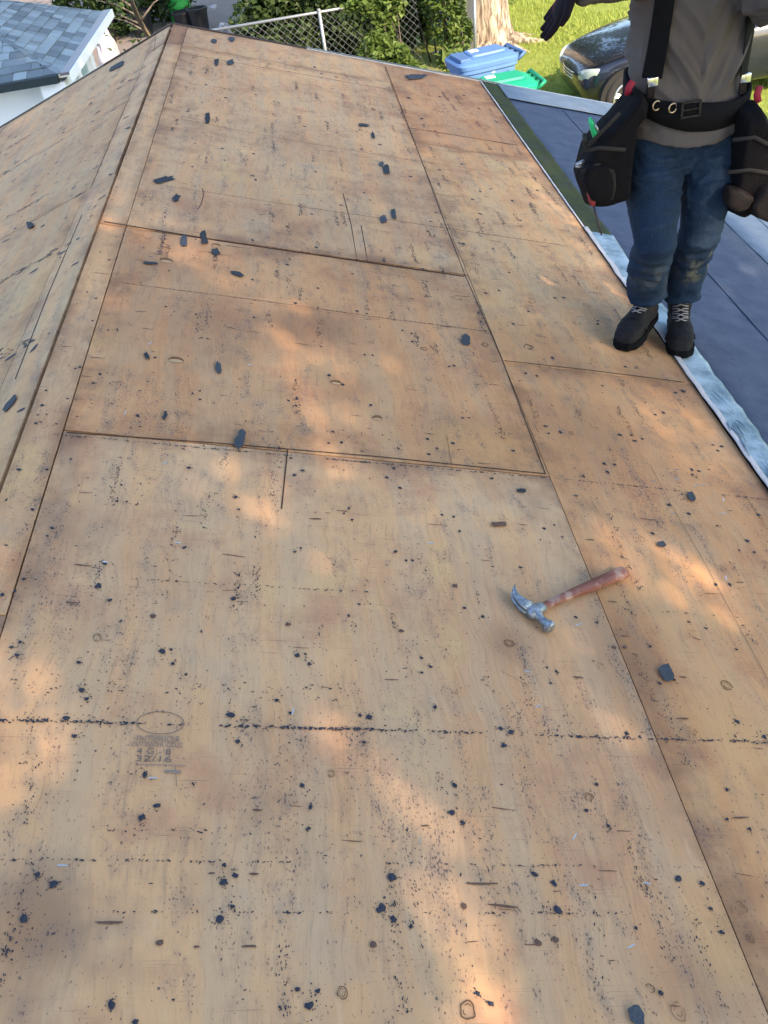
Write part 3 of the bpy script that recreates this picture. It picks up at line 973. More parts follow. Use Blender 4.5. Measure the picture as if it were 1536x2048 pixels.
# ------------------------------------------------------------------ torn shingle scraps
def scraps():
    rr = random.Random(11)
    D = [  # px, py, length px, width px, picture angle (deg from x, y down), label, left slope
        (428, 84, 11, 9, 10, 'small black shingle scrap near the far roof corner, left one of two', 0),
        (463, 80, 12, 10, 20, 'small black shingle scrap near the far roof corner, right one of two', 0),
        (433, 126, 9, 14, 10, 'thin upright shingle scrap just below the pair at the far corner', 0),
        (461, 127, 15, 9, -25, 'slanted leaf-shaped shingle scrap just below the pair at the far corner', 0),
        (415, 238, 11, 20, 0, 'upright oval shingle scrap alone on the upper left of the far sheet', 0),
        (728, 252, 20, 5, 5, 'thin black sliver of shingle alone in the middle of the far sheet', 0),
        (746, 274, 6, 14, -20, 'tiny dark shingle splinter below the thin sliver on the far sheet', 0),
        (832, 155, 40, 9, -4, 'long wavy grey shingle scrap on the reddish sheet below the blue bin', 0),
        (763, 330, 8, 10, 30, 'small shingle chip touching the top of the larger angular scrap', 0),
        (772, 342, 13, 17, -10, 'angular shingle scrap in the centre of the far sheet', 0),
        (787, 431, 9, 20, -8, 'upright shingle scrap, right one of the pair above the dark joint', 0),
        (766, 441, 13, 15, 10, 'rounded shingle scrap, left one of the pair above the dark joint', 0),
        (325, 362, 44, 9, -12, 'long ragged shingle strip near the ridge on the far sheet', 0),
        (352, 398, 13, 12, 25, 'small rounded shingle scrap below the long ragged strip', 0),
        (408, 478, 15, 28, -14, 'largest upright oval shingle scrap lying across the dark joint', 0),
        (368, 484, 14, 21, -6, 'oval shingle scrap on the dark joint, left one of the trio', 0),
        (432, 503, 13, 14, -30, 'small notched shingle scrap just below the dark joint', 0),
        (474, 549, 29, 7, 14, 'flat slanted shingle sliver below the dark joint', 0),
        (301, 528, 26, 5, 3, 'flat thin shingle sliver beside the pale torn knot', 0),
        (437, 737, 12, 21, -4, 'upright rectangular shingle scrap in the middle of the brown sheet', 0),
        (294, 714, 9, 15, -20, 'small forked shingle scrap beside the torn knot of the brown sheet', 0),
        (479, 883, 22, 36, 22, 'big ragged shingle scrap lying on the near end of the brown sheet', 0),
        (330, 834, 9, 13, 20, 'tiny shingle crumb left of the big ragged scrap', 0),
        (931, 682, 16, 21, -18, 'pointed shingle scrap near the long joint above the centre', 0),
        (1042, 983, 19, 8, 4, 'flat oblong shingle scrap just below the tar line near the long joint', 0),
        (997, 1050, 30, 8, -2, 'flat brown bark-like chip above the hammer', 0),
        (1382, 996, 13, 20, -30, 'small oblong shingle scrap on the tar line near the bare edge', 0),
        (1322, 1091, 17, 10, 15, 'small tarry shingle scrap with a tail right of the hammer handle', 0),
        (1331, 1348, 24, 34, -32, 'thick dark shingle scrap to the lower right of the hammer', 0),
        (1272, 2033, 26, 46, -28, 'dark shingle scrap cut off by the bottom edge of the picture', 0),
        (62, 453, 14, 11, 0, 'small square shingle scrap on the left slope of the roof', 1),
        (22, 808, 12, 40, 38, 'long shingle scrap at the left border on the left slope', 1),
        (234, 133, 34, 8, -28, 'long grey shingle strip near the far end of the left slope', 1)]
    for px, py, w, h, ang, lab, left in D:
        a = R(ang)
        n = 14
        ph = rr.random() * 40
        pts = []
        ragged = 0.42 if 'ragged' in lab or 'wavy' in lab or 'forked' in lab or 'notched' in lab else 0.24
        c = Vector(on_roof(px, py, left))
        for k in range(n):
            t = 2 * math.pi * (k + rr.uniform(-.35, .35)) / n
            q = 1 + ragged * 1.2 * noise.noise(Vector((math.cos(t) * 1.4, math.sin(t) * 1.4, ph))) + rr.uniform(-ragged, ragged) * .75
            ct, st = math.cos(t), math.sin(t)
            u = math.copysign(abs(ct) ** 0.7, ct) * q * w / 2
            v = math.copysign(abs(st) ** 0.7, st) * q * h / 2
            pts.append(Vector(on_roof(px + u * math.cos(a) - v * math.sin(a), py + u * math.sin(a) + v * math.cos(a), left)) - c)
        bm = bmesh.new()
        big = max(p.length for p in pts)
        curl = rr.uniform(0.02, 0.14) * big
        ca = rr.uniform(0, 6.28)
        th = 0.0016

        def hz(p):
            d = (p.x * math.cos(ca) + p.y * math.sin(ca)) / big
            return 0.001 + curl * d * d
        for fc in (1.0, 0.5):
            pass
        ring0 = [bm.verts.new((p.x, p.y, hz(p) + th)) for p in pts]
        ring1 = [bm.verts.new((p.x * .5, p.y * .5, hz(p * .5) + th * 1.1)) for p in pts]
        base = [bm.verts.new((p.x, p.y, hz(p))) for p in pts]
        cv = bm.verts.new((0, 0, hz(Vector((0, 0))) + th * 1.1))
        for k in range(n):
            j = (k + 1) % n
            bm.faces.new((ring0[k], ring0[j], ring1[j], ring1[k]))
            bm.faces.new((ring1[k], ring1[j], cv))
            bm.faces.new((base[k], base[j], ring0[j], ring0[k]))
        bm.faces.new(base[::-1])
        m = M_BROWN if 'bark' in lab else M_SCRAP
        o = bmo('wood_chip' if 'bark' in lab else 'shingle_scrap', bm, m)
        mt = roof_matrix(px, py, 0, 0.0012, left)
        o.matrix_world = mt
        tag(o, lab, 'wood chip' if 'bark' in lab else 'shingle scrap', 'torn scraps lying on the roof')


scraps()


# ------------------------------------------------------------------ the roofer
def person():
    t = tag(empty('person', (2.05, 2.97, -0.683)), 'person in grey shirt, suspenders, jeans and tool belt walking on the roof edge', 'person')
    INV = Matrix.Translation((-2.05, -2.97, 0.683))

    def put(name, me, mat, parent=t, smooth=True):
        if parent is t:
            me.transform(INV)
        else:
            me.transform(INV)
        return link(name, me, mat, parent, smooth)

    def putbm(name, bm, mat, parent=t, smooth=True):
        bmesh.ops.recalc_face_normals(bm, faces=bm.faces)
        me = bpy.data.meshes.new(name)
        bm.to_mesh(me)
        bm.free()
        return put(name, me, mat, parent, smooth)

    V = Vector
    hipR, hipL = V((1.945, 2.985, .10)), V((2.150, 2.985, .10))
    kneeR, kneeL = V((1.926, 2.842, -.195)), V((2.100, 2.895, -.225))
    ankR, ankL = V((1.985, 3.035, -.540)), V((2.128, 3.075, -.595))
    toeR, toeL = V((1.865, 2.885, -.585)), V((2.070, 2.885, -.675))
    waist = V((2.05, 2.99, .20))
    chest = V((2.055, 3.0, .52))
    neck = V((2.06, 3.0, .76))
    shR, shL = V((1.875, 3.0, .69)), V((2.240, 3.0, .69))
    elR, wrR = aty(1292, -46, 2.95), aty(1158, -34, 2.80)
    elL, wrL = aty(1535, 8, 2.84), aty(1640, -60, 2.68)
    hdR = V((1.615, 2.765, .545))

    # --- materials
    skin = simple('skin', (0.45, 0.26, 0.18), 0.5, 0.1, 20)
    b = NB('grey_cotton_shirt')
    v = b.coord()
    c = b.mix(b.noise(v, 7, 4), (0.062, 0.055, 0.054), (0.108, 0.096, 0.093))
    shirt_m = b.done(c, 0.9, b.noise(v, 500, 2), 0.15, 0.001, 0.1)
    b = NB('worn_blue_denim')
    v = b.coord()
    z = b.n('SeparateXYZ', (v,), 2)
    w = b.noise(b.map(v, (420, 420, 140)), 1.0, 3, 0.6)
    c = b.mix(b.noise(b.map(v, (11, 11, 5)), 1.0, 5, 0.65), (0.0040, 0.0095, 0.025), (0.0145, 0.034, 0.070))
    c = b.mix(b.math('MULTIPLY', b.step(w, 0.5, 0.7), 0.22), c, (0.07, 0.12, 0.19))
    knee_sun = b.math('MULTIPLY', b.step(b.math('ABSOLUTE', b.math('SUBTRACT', z, 0.34)), 0.13, 0.0), b.step(b.noise(b.map(v, (14, 14, 8)), 1.0, 4, 0.6), 0.46, 0.62))  # pale knee spots: sunlight painted into the denim colour
    wr = b.n('Attribute', out='Fac', attribute_name='wear_highlight')
    c = b.mix(b.math('MULTIPLY', wr, 0.5), c, (0.055, 0.095, 0.155))  # fold ridges painted paler: crease wear, and highlight the soft light lacks
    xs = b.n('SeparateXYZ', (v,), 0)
    c = b.mix(b.math('MULTIPLY', knee_sun, b.math('ADD', 0.12, b.math('MULTIPLY', b.step(xs, 0.0, 0.06), 0.65))), c, (0.25, 0.25, 0.16))
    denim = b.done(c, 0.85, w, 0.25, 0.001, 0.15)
    black = simple('black_webbing', (0.0065, 0.0065, 0.008), 0.85, 0.3, 60, 0.3, 0.08)
    leath = simple('black_pouch_nylon', (0.0065, 0.006, 0.0075), 0.85, 0.35, 25, 0.5, 0.08)
    brownl = simple('brown_leather', (0.014, 0.011, 0.011), 0.7, 0.3, 40, 0.4, 0.15)
    bootm = simple('dark_boot_leather', (0.016, 0.0155, 0.017), 0.75, 0.4, 30, 0.5, 0.15)
    solem = simple('boot_rubber', (0.006, 0.006, 0.007), 0.9, 0.3, 40, 0, 0.08)
    lace = simple('boot_lace', (0.22, 0.22, 0.23), 0.8)
    red = simple('red_strap', (0.22, 0.012, 0.035), 0.7, 0.2, 40)
    glovm = NB('maroon_black_glove')
    v = glovm.coord()
    gm = glovm.done(glovm.mix(glovm.step(glovm.noise(v, 9, 2), 0.36, 0.46), (0.17, 0.012, 0.035), (0.010, 0.008, 0.012)), 0.8, glovm.noise(v, 150, 3), 0.3, 0.001, 0.08)
    chrome = simple('buckle_steel', (0.70, 0.71, 0.74), 0.2, 0.1, 30, metal=1.0)
    brass = simple('brass_grommet', (0.45, 0.36, 0.25), 0.3, 0.15, 60, metal=1.0)

    # --- body, one continuous skin under the clothes
    bm = bmesh.new()
    loft(bm, [((2.05, 2.99, .02), .14, .09), ((2.05, 2.99, .12), .155, .10), (waist, .14, .095), ((2.05, 3.0, .36), .15, .10), (chest, .165, .11), ((2.055, 3.0, .66), .15, .085), ((2.06, 3.0, .74), .07, .06), ((2.06, 2.99, .84), .055, .058)], 20)
    for a, k, f in ((hipR, kneeR, ankR), (hipL, kneeL, ankL)):
        tube(bm, [a + V((0, 0, .05)), a.lerp(k, .5), k, k.lerp(f, .35), f], [.085, .075, .055, .054, .036], 14)
    for f, q in ((ankR, toeR), (ankL, toeL)):
        tube(bm, [f + V((0, 0, .01)), f + V((0, 0, -.02)), f.lerp(q, .6) + V((0, 0, -.01))], [.03, .03, .022], 12)
    for s_, e, w_ in ((shR, elR, wrR), (shL, elL, wrL)):
        tube(bm, [s_ + (chest - s_) * .25, s_, s_.lerp(e, .5), e, e.lerp(w_, .4), w_], [.05, .058, .047, .040, .038, .028], 14)
    hc = V((2.06, 2.975, .925))
    loft(bm, [(hc + V((0, -.015, -.125)), .03, .035), (hc + V((0, -.02, -.10)), .052, .07), (hc + V((0, -.008, -.05)), .068, .09), (hc, .075, .098), (hc + V((0, .005, .05)), .074, .097), (hc + V((0, .008, .09)), .055, .075), (hc + V((0, .01, .115)), .02, .03)], 20)
    tube(bm, [hc + V((0, -.085, .03)), hc + V((0, -.105, -.01)), hc + V((0, -.112, -.03)), hc + V((0, -.09, -.042))], [.008, .011, .015, .009], 10)
    for sg in (-1, 1):
        loft(bm, [(hc + V((sg * .072, .01, -.035)), .008, .016), (hc + V((sg * .080, .012, 0)), .009, .022), (hc + V((sg * .078, .01, .028)), .007, .014)], 10)
    body = put('body', remesh(bm, 0.011, 2), skin)
    eye_m = simple('eye', (0.05, 0.035, 0.03), 0.2)
    lip_m = simple('lip', (0.36, 0.16, 0.13), 0.5)
    for sg in (-1, 1):
        bm = bmesh.new()
        bmesh.ops.create_uvsphere(bm, u_segments=12, v_segments=8, radius=.011, matrix=Matrix.Translation(hc + V((sg * .031, -.083, .008))))
        putbm('eye', bm, eye_m, body)
    bm = bmesh.new()
    tube(bm, [hc + V((-.024, -.080, -.070)), hc + V((0, -.091, -.068)), hc + V((.024, -.080, -.070))], [.002, .006, .002], 8)
    putbm('mouth', bm, lip_m, body)
    bm = bmesh.new()
    loft(bm, [(hc + V((0, .03, -.04)), .076, .078), (hc + V((0, .022, .01)), .082, .092), (hc + V((0, .008, .055)), .081, .104), (hc + V((0, .008, .10)), .060, .082), (hc + V((0, .01, .126)), .02, .03)], 20)
    me = remesh(bm, 0.01, 1)
    displace(me, lambda p: 0.005 * noise.noise(p * 60))
    put('hair', me, simple('dark_hair', (0.03, 0.02, 0.015), 0.6, 0.3, 90, 0.5))

    # --- jeans
    bm = bmesh.new()
    loft(bm, [((2.05, 2.985, .00), .135, .085), ((2.05, 2.985, .07), .168, .104), ((2.05, 2.985, .14), .166, .104), ((2.05, 2.99, .24), .165, .108)], 28)
    for a, k, f, sg in ((hipR, kneeR, ankR, -1), (hipL, kneeL, ankL, 1)):
        kk = k + V((0, -.012, 0))
        lo = k.lerp(f, .82)
        tube(bm, [a + V((0, 0, .06)), a + V((0, -.01, -.02)), a.lerp(kk, .5) + V((sg * .004, -.012, 0)), kk, k.lerp(f, .30) + V((0, .018, 0)), k.lerp(f, .7) + V((0, .02, 0)), lo], [(.088, .1), (.096, .106), (.087, .096), (.071, .079), (.069, .074), (.067, .074), (.070, .080)], 24, True, 1.0, (0, 1, 0))
    me = remesh(bm, 0.0062, 4)

    def fold(p):
        zr = p.z + 0.683
        sd = 1 if p.x > 2.05 else -1
        q = V((p.x * 5, p.y * 5, p.z * 4 + sd * 3))
        w1 = noise.noise(q)
        rg = noise.ridged_multi_fractal(V((p.x * 7 + sd * p.z * 5, p.y * 7, p.z * 17 + w1 * 1.4)), 1.0, 2.1, 3, 1.0, 2.0)
        amp = .25 + max(0, 1 - abs(zr - .70) / .16) * .8 + max(0, 1 - abs(zr - .36) / .14) * .7 + max(0, 1 - abs(zr - .14) / .12) * 1.0
        WEAR_HIGHLIGHT.append(max(0.0, min(1.0, (rg - 1.15) * .9)) * min(1.0, .35 + amp * .5))
        d = .0135 * (rg - 1.0) * min(1.2, amp)
        d += .010 * noise.noise(V((p.x * 6, p.y * 6, p.z * 7 + sd)))
        return max(-.020, min(.016, d))
    WEAR_HIGHLIGHT = []
    displace(me, fold)
    me.attributes.new('wear_highlight', 'FLOAT', 'POINT').data.foreach_set('value', WEAR_HIGHLIGHT)
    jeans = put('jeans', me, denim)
    bm = bmesh.new()
    box(bm, (2.05, 2.868, .105), (.02, .004, .006))
    bevel(bm, .002)
    putbm('fly_button', bm, simple('brass_tab', (0.40, 0.25, 0.06), 0.5, metal=0.4), jeans)
    for a, k, sg in ((hipR, kneeR, -1), (hipL, kneeL, 1)):
        bm = bmesh.new()
        tube(bm, [a + V((sg * .055, -.092, -.01)), a + V((sg * .075, -.080, -.03)), a + V((sg * .092, -.045, -.05))], .0035, 6)
        putbm('pocket_seam', bm, denim, jeans)

    # --- shirt
    bm = bmesh.new()
    secs = [((2.050, 2.968, .122), .204, .142), ((2.050, 2.972, .145), .200, .138), ((2.05, 2.98, .20), .178, .120), ((2.05, 2.985, .245), .180, .122), ((2.05, 2.985, .33), .188, .128), ((2.055, 2.99, .46), .190, .130), ((2.055, 2.995, .58), .195, .128), ((2.058, 3.0, .67), .190, .105), ((2.06, 3.0, .735), .11, .075), ((2.06, 3.0, .77), .062, .062)]
    loft(bm, secs, 32)
    tube(bm, [shR + V((.05, 0, 0)), shR, shR.lerp(elR, .5), elR, elR.lerp(wrR, .45), elR.lerp(wrR, .97)], [.075, .082, .074, .066, .058, .050], 20)
    tube(bm, [shL + V((-.05, 0, 0)), shL, shL.lerp(elL, .5), elL + V((0, 0, .01)), elL.lerp(wrL, .45), elL.lerp(wrL, .9)], [.078, .086, .084, .078, .066, .056], 20)
    me = remesh(bm, 0.0062, 4)

    def sfold(p):
        w1 = noise.noise(V((p.x * 4, p.y * 4, p.z * 4 + 9)))
        lean = 9 if p.x < 2.05 else -7
        rg = noise.ridged_multi_fractal(V((p.x * 13 + (p.z - .2) * lean, p.y * 6, p.z * 4.5 + w1)), 1.0, 2.1, 3, 1.0, 2.0)
        d = .018 * (rg - 1.0) * (.35 + max(0, 1 - abs(p.z - .32) / .22))
        d += .010 * noise.noise(V((p.x * 7, p.y * 7, p.z * 5 + 2)))
        if p.z < .16:
            d *= .25
        return max(-.018, min(.016, d))
    displace(me, sfold)
    for vv in me.vertices:
        if vv.co.z < .18 and vv.co.y < 2.98:
            k = (.18 - vv.co.z) / .06
            vv.co.z -= k * (.034 * (1 - min(1, abs(vv.co.x - 2.06) / .17) ** 2) - .012)
    shirt = put('shirt', me, shirt_m)

    def torso_y(x, z, off=0.008):     # front of the shirt at a height
        for i in range(len(secs) - 1):
            z0, z1 = secs[i][0][2], secs[i + 1][0][2]
            if z0 <= z <= z1:
                k = (z - z0) / (z1 - z0)
                cx = secs[i][0][0] * (1 - k) + secs[i + 1][0][0] * k
                cy = secs[i][0][1] * (1 - k) + secs[i + 1][0][1] * k
                hx = secs[i][1] * (1 - k) + secs[i + 1][1] * k
                hy = secs[i][2] * (1 - k) + secs[i + 1][2] * k
                u = max(-1, min(1, (x - cx) / hx))
                return cy - hy * math.sqrt(max(0, 1 - u * u)) - off
        return 2.9

    # --- suspenders
    for pts, wd in (([(1.905, .315), (1.915, .40), (1.925, .50), (1.935, .60), (1.945, .68)], .024), ([(2.205, .275), (2.205, .40), (2.195, .50), (2.185, .60), (2.175, .68)], .024)):
        bm = bmesh.new()
        L = []
        for x, z in pts:
            L.append((V((x - wd, torso_y(x - wd, z, .013), z)), V((x + wd, torso_y(x + wd, z, .013), z))))
        top = []
        for a, c in L:
            top.append([bm.verts.new(a), bm.verts.new((a + c) / 2 + V((0, -.003, 0))), bm.verts.new(c)])
        for i in range(len(top) - 1):
            for j in range(2):
                bm.faces.new((top[i][j], top[i][j + 1], top[i + 1][j + 1], top[i + 1][j]))
        r = bmesh.ops.extrude_face_region(bm, geom=list(bm.faces))
        for q in r['geom']:
            if isinstance(q, bmesh.types.BMVert):
                q.co.y -= .004
        sus = putbm('suspender', bm, black, t, False)
        x, z = pts[0]
        bm = bmesh.new()
        box(bm, (x, torso_y(x, z, .021), z - .008), (.017, .006, .014))
        bevel(bm, .003)
        putbm('clip', bm, chrome, sus)
        bm = bmesh.new()
        box(bm, (x - .002, torso_y(x, z - .03, .018), z - .038), (.012, .004, .018))
        bevel(bm, .002)
        putbm('clip_tab', bm, brownl, sus)

    # --- tool belt: a band round the waist, drooping at the front
    bm = bmesh.new()
    n = 48
    rings = []
    for k in range(n):
        a = 2 * math.pi * k / n
        x = 2.052 + .195 * math.cos(a)
        y = 2.98 + .138 * math.sin(a)
        fr = max(0, -math.sin(a))
        z = .255 - .065 * fr + (-.035 if math.cos(a) > 0 else .02) * abs(math.cos(a))
        h = .038 + .006 * math.sin(3 * a)
        o = V((math.cos(a), math.sin(a), 0))
        rings.append([bm.verts.new(V((x, y, z)) + o * d + V((0, 0, e))) for d, e in ((0, -h), (.008, -h + .002), (.010, 0), (.008, h - .002), (0, h), (-.004, 0))])
    for k in range(n):
        a, c = rings[k], rings[(k + 1) % n]
        for j in range(6):
            bm.faces.new((a[j], a[(j + 1) % 6], c[(j + 1) % 6], c[j]))
    belt = putbm('tool_belt', bm, black)

    def belt_pt(px, py, off=.012):
        p = aty(px, py, 2.84)
        for _ in range(4):
            u = max(-1, min(1, (p.x - 2.052) / .205))
            p = aty(px, py, 2.98 - .148 * math.sqrt(max(0, 1 - u * u)) - off)
        return p
    for px, py in ((1313, 211), (1345, 216)):
        p = belt_pt(px, py, .003)
        bm = bmesh.new()
        tube(bm, [p + V((.0135 * math.cos(a), -.001 + .004 * math.cos(a), .0135 * math.sin(a))) for a in [2 * math.pi * q / 18 for q in range(19)]], .0028, 6)
        putbm('grommet', bm, brass, belt)
    p = belt_pt(1382, 218, .004)
    bm = bmesh.new()
    for d, h in ((V((0, 0, .022)), (.030, .003, .003)), (V((0, 0, -.022)), (.030, .003, .003)), (V((-.028, 0, 0)), (.003, .003, .022)), (V((.028, 0, 0)), (.003, .003, .022)), (V((0, -.002, 0)), (.026, .002, .002))):
        box(bm, p + d, h)
    putbm('buckle', bm, simple('dark_buckle', (0.035, 0.035, 0.04), 0.35, metal=0.8), belt, False)

    # --- pouches
    def pouch(name, poly, y0, y1, mat, inset=.82, parent=t):
        n_ = len(poly)
        ym = (y0 + y1) / 2
        P = [aty(px, py, ym) for px, py in poly]
        c_ = sum(P, V()) / n_
        bm = bmesh.new()
        rs = []
        for f, yy in ((inset, y0), (.96, y0 + (y1 - y0) * .2), (1.0, ym), (.96, y0 + (y1 - y0) * .8), (inset, y1)):
            rs.append([bm.verts.new(V((c_.x + (q.x - c_.x) * f, yy, c_.z + (q.z - c_.z) * f))) for q in P])
        for i in range(len(rs) - 1):
            for k in range(n_):
                bm.faces.new((rs[i][k], rs[i][(k + 1) % n_], rs[i + 1][(k + 1) % n_], rs[i + 1][k]))
        bm.faces.new(rs[0])
        bm.faces.new(rs[-1][::-1])
        me = remesh(bm, 0.008, 2)
        displace(me, lambda q: 0.004 * noise.noise(q * 14) + .0015 * noise.noise(q * 40))
        return put(name, me, mat, parent)
    pr = pouch('tool_pouch', [(1275, 172), (1292, 200), (1268, 232), (1256, 300), (1250, 392), (1205, 408), (1170, 408), (1152, 352), (1166, 300), (1185, 270), (1232, 222)], 2.80, 2.96, leath)
    pouch('pouch_pocket', [(1170, 330), (1215, 325), (1228, 360), (1222, 398), (1180, 402), (1162, 360)], 2.775, 2.83, leath, .85, pr)
    pl = pouch('tool_pouch', [(1470, 215), (1508, 200), (1530, 240), (1560, 300), (1560, 400), (1500, 395), (1478, 428), (1445, 416), (1452, 340), (1462, 270)], 2.78, 2.97, leath)
    pouch('pouch_pocket', [(1452, 372), (1478, 374), (1506, 390), (1492, 416), (1468, 424), (1448, 408)], 2.755, 2.82, brownl, .85, pl)
    pouch('pouch_pocket', [(1520, 370), (1560, 350), (1575, 430), (1536, 442), (1500, 430), (1494, 408)], 2.74, 2.83, brownl, .85, pl)
    trimm = simple('pouch_trim', (0.014, 0.013, 0.014), 0.8, 0.2, 40)
    for P_, par in (([(1166, 302), (1200, 296), (1252, 300)], pr), ([(1163, 345), (1195, 330), (1226, 345)], pr), ([(1226, 345), (1228, 375), (1222, 400)], pr), ([(1240, 225), (1205, 262), (1172, 296)], pr), ([(1465, 280), (1510, 275), (1556, 300)], pl), ([(1455, 345), (1500, 340), (1556, 350)], pl)):
        bm = bmesh.new()
        tube(bm, [aty(x_, y_, 2.795 if par is pr else 2.775) for x_, y_ in P_], [(.007, .003)] * len(P_), 8, True, 1.0, (0, 1, 0))
        putbm('trim', bm, trimm, par)
    for px, py, px2, py2 in ((1266, 162, 1256, 190), (1520, 172, 1516, 205)):
        bm = bmesh.new()
        a, c = aty(px, py, 2.88), aty(px2, py2, 2.88)
        tube(bm, [a, a.lerp(c, .5) + V((-.006, 0, 0)), c], [(.012, .004)] * 3, 8, True, 1.0, (0, 1, 0))
        putbm('red_strap', bm, red, belt)

    # --- boots
    for an, to in ((ankR, toeR), (ankL, toeL)):
        d = (to - an)
        d.z = 0
        d.normalize()
        side = V((-d.y, d.x, 0))
        up = V((0, 0, 1))
        zs = -ST / CT * an.x + .008         # roof height under the boot
        heel = V((an.x, an.y, 0)) - d * .055
        roll = Matrix.Rotation(TH * .8, 3, 'Y')

        def P(f, z, s=0.0):
            base = heel + d * (f * .295)
            zz = -ST / CT * base.x + .012
            lift = .045 * (1 - f) if an is ankR else 0.0
            return V((base.x, base.y, zz + z + lift)) + side * s
        bm = bmesh.new()
        loft(bm, [(P(0.00, .045), .026, .030, side, up), (P(.06, .050), .034, .045, side, up), (P(.25, .055), .038, .052, side, up), (P(.45, .052), .041, .050, side, up), (P(.62, .046), .048, .042, side, up), (P(.80, .042), .050, .036, side, up), (P(.93, .036), .042, .030, side, up), (P(1.0, .028), .024, .018, side, up)], 20, 2.4)
        loft(bm, [(P(.22, .03), .042, .055, side, d), (P(.24, .10), .044, .052, side, d), (P(.24, .15), .046, .052, side, d), (P(.24, .175), .045, .050, side, d)], 20)
        me = remesh(bm, 0.007, 2)
        displace(me, lambda q: .002 * noise.noise(q * 30) + .0015 * math.sin(q.z * 160 + 3 * noise.noise(q * 9)))
        boot = put('boot', me, bootm)
        bm = bmesh.new()
        ol = [(-.02, .024), (.05, .036), (.25, .038), (.45, .040), (.62, .050), (.80, .053), (.93, .046), (1.02, .022)]
        ring = [P(f, 0, w) for f, w in ol] + [P(f, 0, -w) for f, w in reversed(ol)]
        lo = [bm.verts.new(q + V((0, 0, -.008))) for q in ring]
        hi = [bm.verts.new(q + V((0, 0, .022))) for q in ring]
        bm.faces.new(lo[::-1])
        bm.faces.new(hi)
        for k in range(len(ring)):
            j = (k + 1) % len(ring)
            bm.faces.new((lo[k], lo[j], hi[j], hi[k]))
        bevel(bm, .003, 1)
        putbm('sole', bm, solem, boot, False)
        for i, (f, h) in enumerate(((.432, .165), (.436, .143), (.452, .122), (.505, .108), (.57, .098))):
            for sg in (1, -1):
                bm = bmesh.new()
                tube(bm, [P(f - .07, h - .006, -.028 * sg), P(f - .01, h + .004, -.012 * sg), P(f + .012, h - .004, .010 * sg), P(f - .05, h - .016, .028 * sg)], .0026, 6)
                putbm('lace', bm, lace, boot)
        bm = bmesh.new()               # seam of the toe cap
        tube(bm, [P(.70, .030 + .052 * math.sin(a), .054 * math.cos(a)) for a in [math.pi * q / 10 for q in range(11)]], .0022, 6)
        putbm('toe_seam', bm, solem, boot)
        bm = bmesh.new()               # padded collar
        tube(bm, [P(.24 + .052 / .295 * math.cos(a), .178, .047 * math.sin(a)) for a in [2 * math.pi * q / 20 for q in range(21)]], .007, 8)
        putbm('collar', bm, bootm, boot)
        bm = bmesh.new()
        loft(bm, [(P(.40, .105), .022, .004, side, (d * .5 + up).normalized()), (P(.30, .165), .026, .005, side, (d + up * .3).normalized()), (P(.30, .19), .022, .004, side, d)], 12)
        putbm('tongue', bm, bootm, boot)

    # --- gloves with five fingers each
    def glove(wr, palm_dir, across, curl, name='glove'):
        pd = palm_dir.normalized()
        ac = (across - pd * across.dot(pd)).normalized()
        nn = pd.cross(ac).normalized()
        bm = bmesh.new()
        loft(bm, [(wr - pd * .035, .036, .030, ac, nn), (wr, .034, .026, ac, nn), (wr + pd * .04, .044, .022, ac, nn), (wr + pd * .085, .046, .018, ac, nn), (wr + pd * .10, .042, .014, ac, nn)], 18)
        for i, (o, l) in enumerate(((-.033, .068), (-.011, .080), (.011, .075), (.032, .058))):
            a = wr + pd * .088 + ac * o
            p1 = a + pd * (l * .5) + ac * o * .15 + nn * curl * .25 * l
            p2 = p1 + (pd * .8 + nn * curl * .6).normalized() * (l * .3)
            p3 = p2 + (pd * .55 + nn * curl).normalized() * (l * .28)
            tube(bm, [a - pd * .02, a, p1, p2, p3], [.011, .0115, .0108, .0100, .0075], 10)
        a = wr + pd * .03 - ac * .035
        p1 = a + (pd * .7 - ac * .7 + nn * curl * .3).normalized() * .04
        p2 = p1 + (pd * .95 - ac * .25 + nn * curl * .5).normalized() * .03
        tube(bm, [a + ac * .02, a, p1, p2], [.014, .0135, .012, .008], 10)
        return put(name, remesh(bm, .0045, 1), gm)
    glove(wrR + V((-.012, -.006, .004)), V((-.40, .42, -.80)), V((.10, .85, .35)), -.2)
    glove(wrL + V((.015, -.015, .01)), V((.6, -.55, .35)), V((.3, .2, -.9)), .7)
    return t


person()


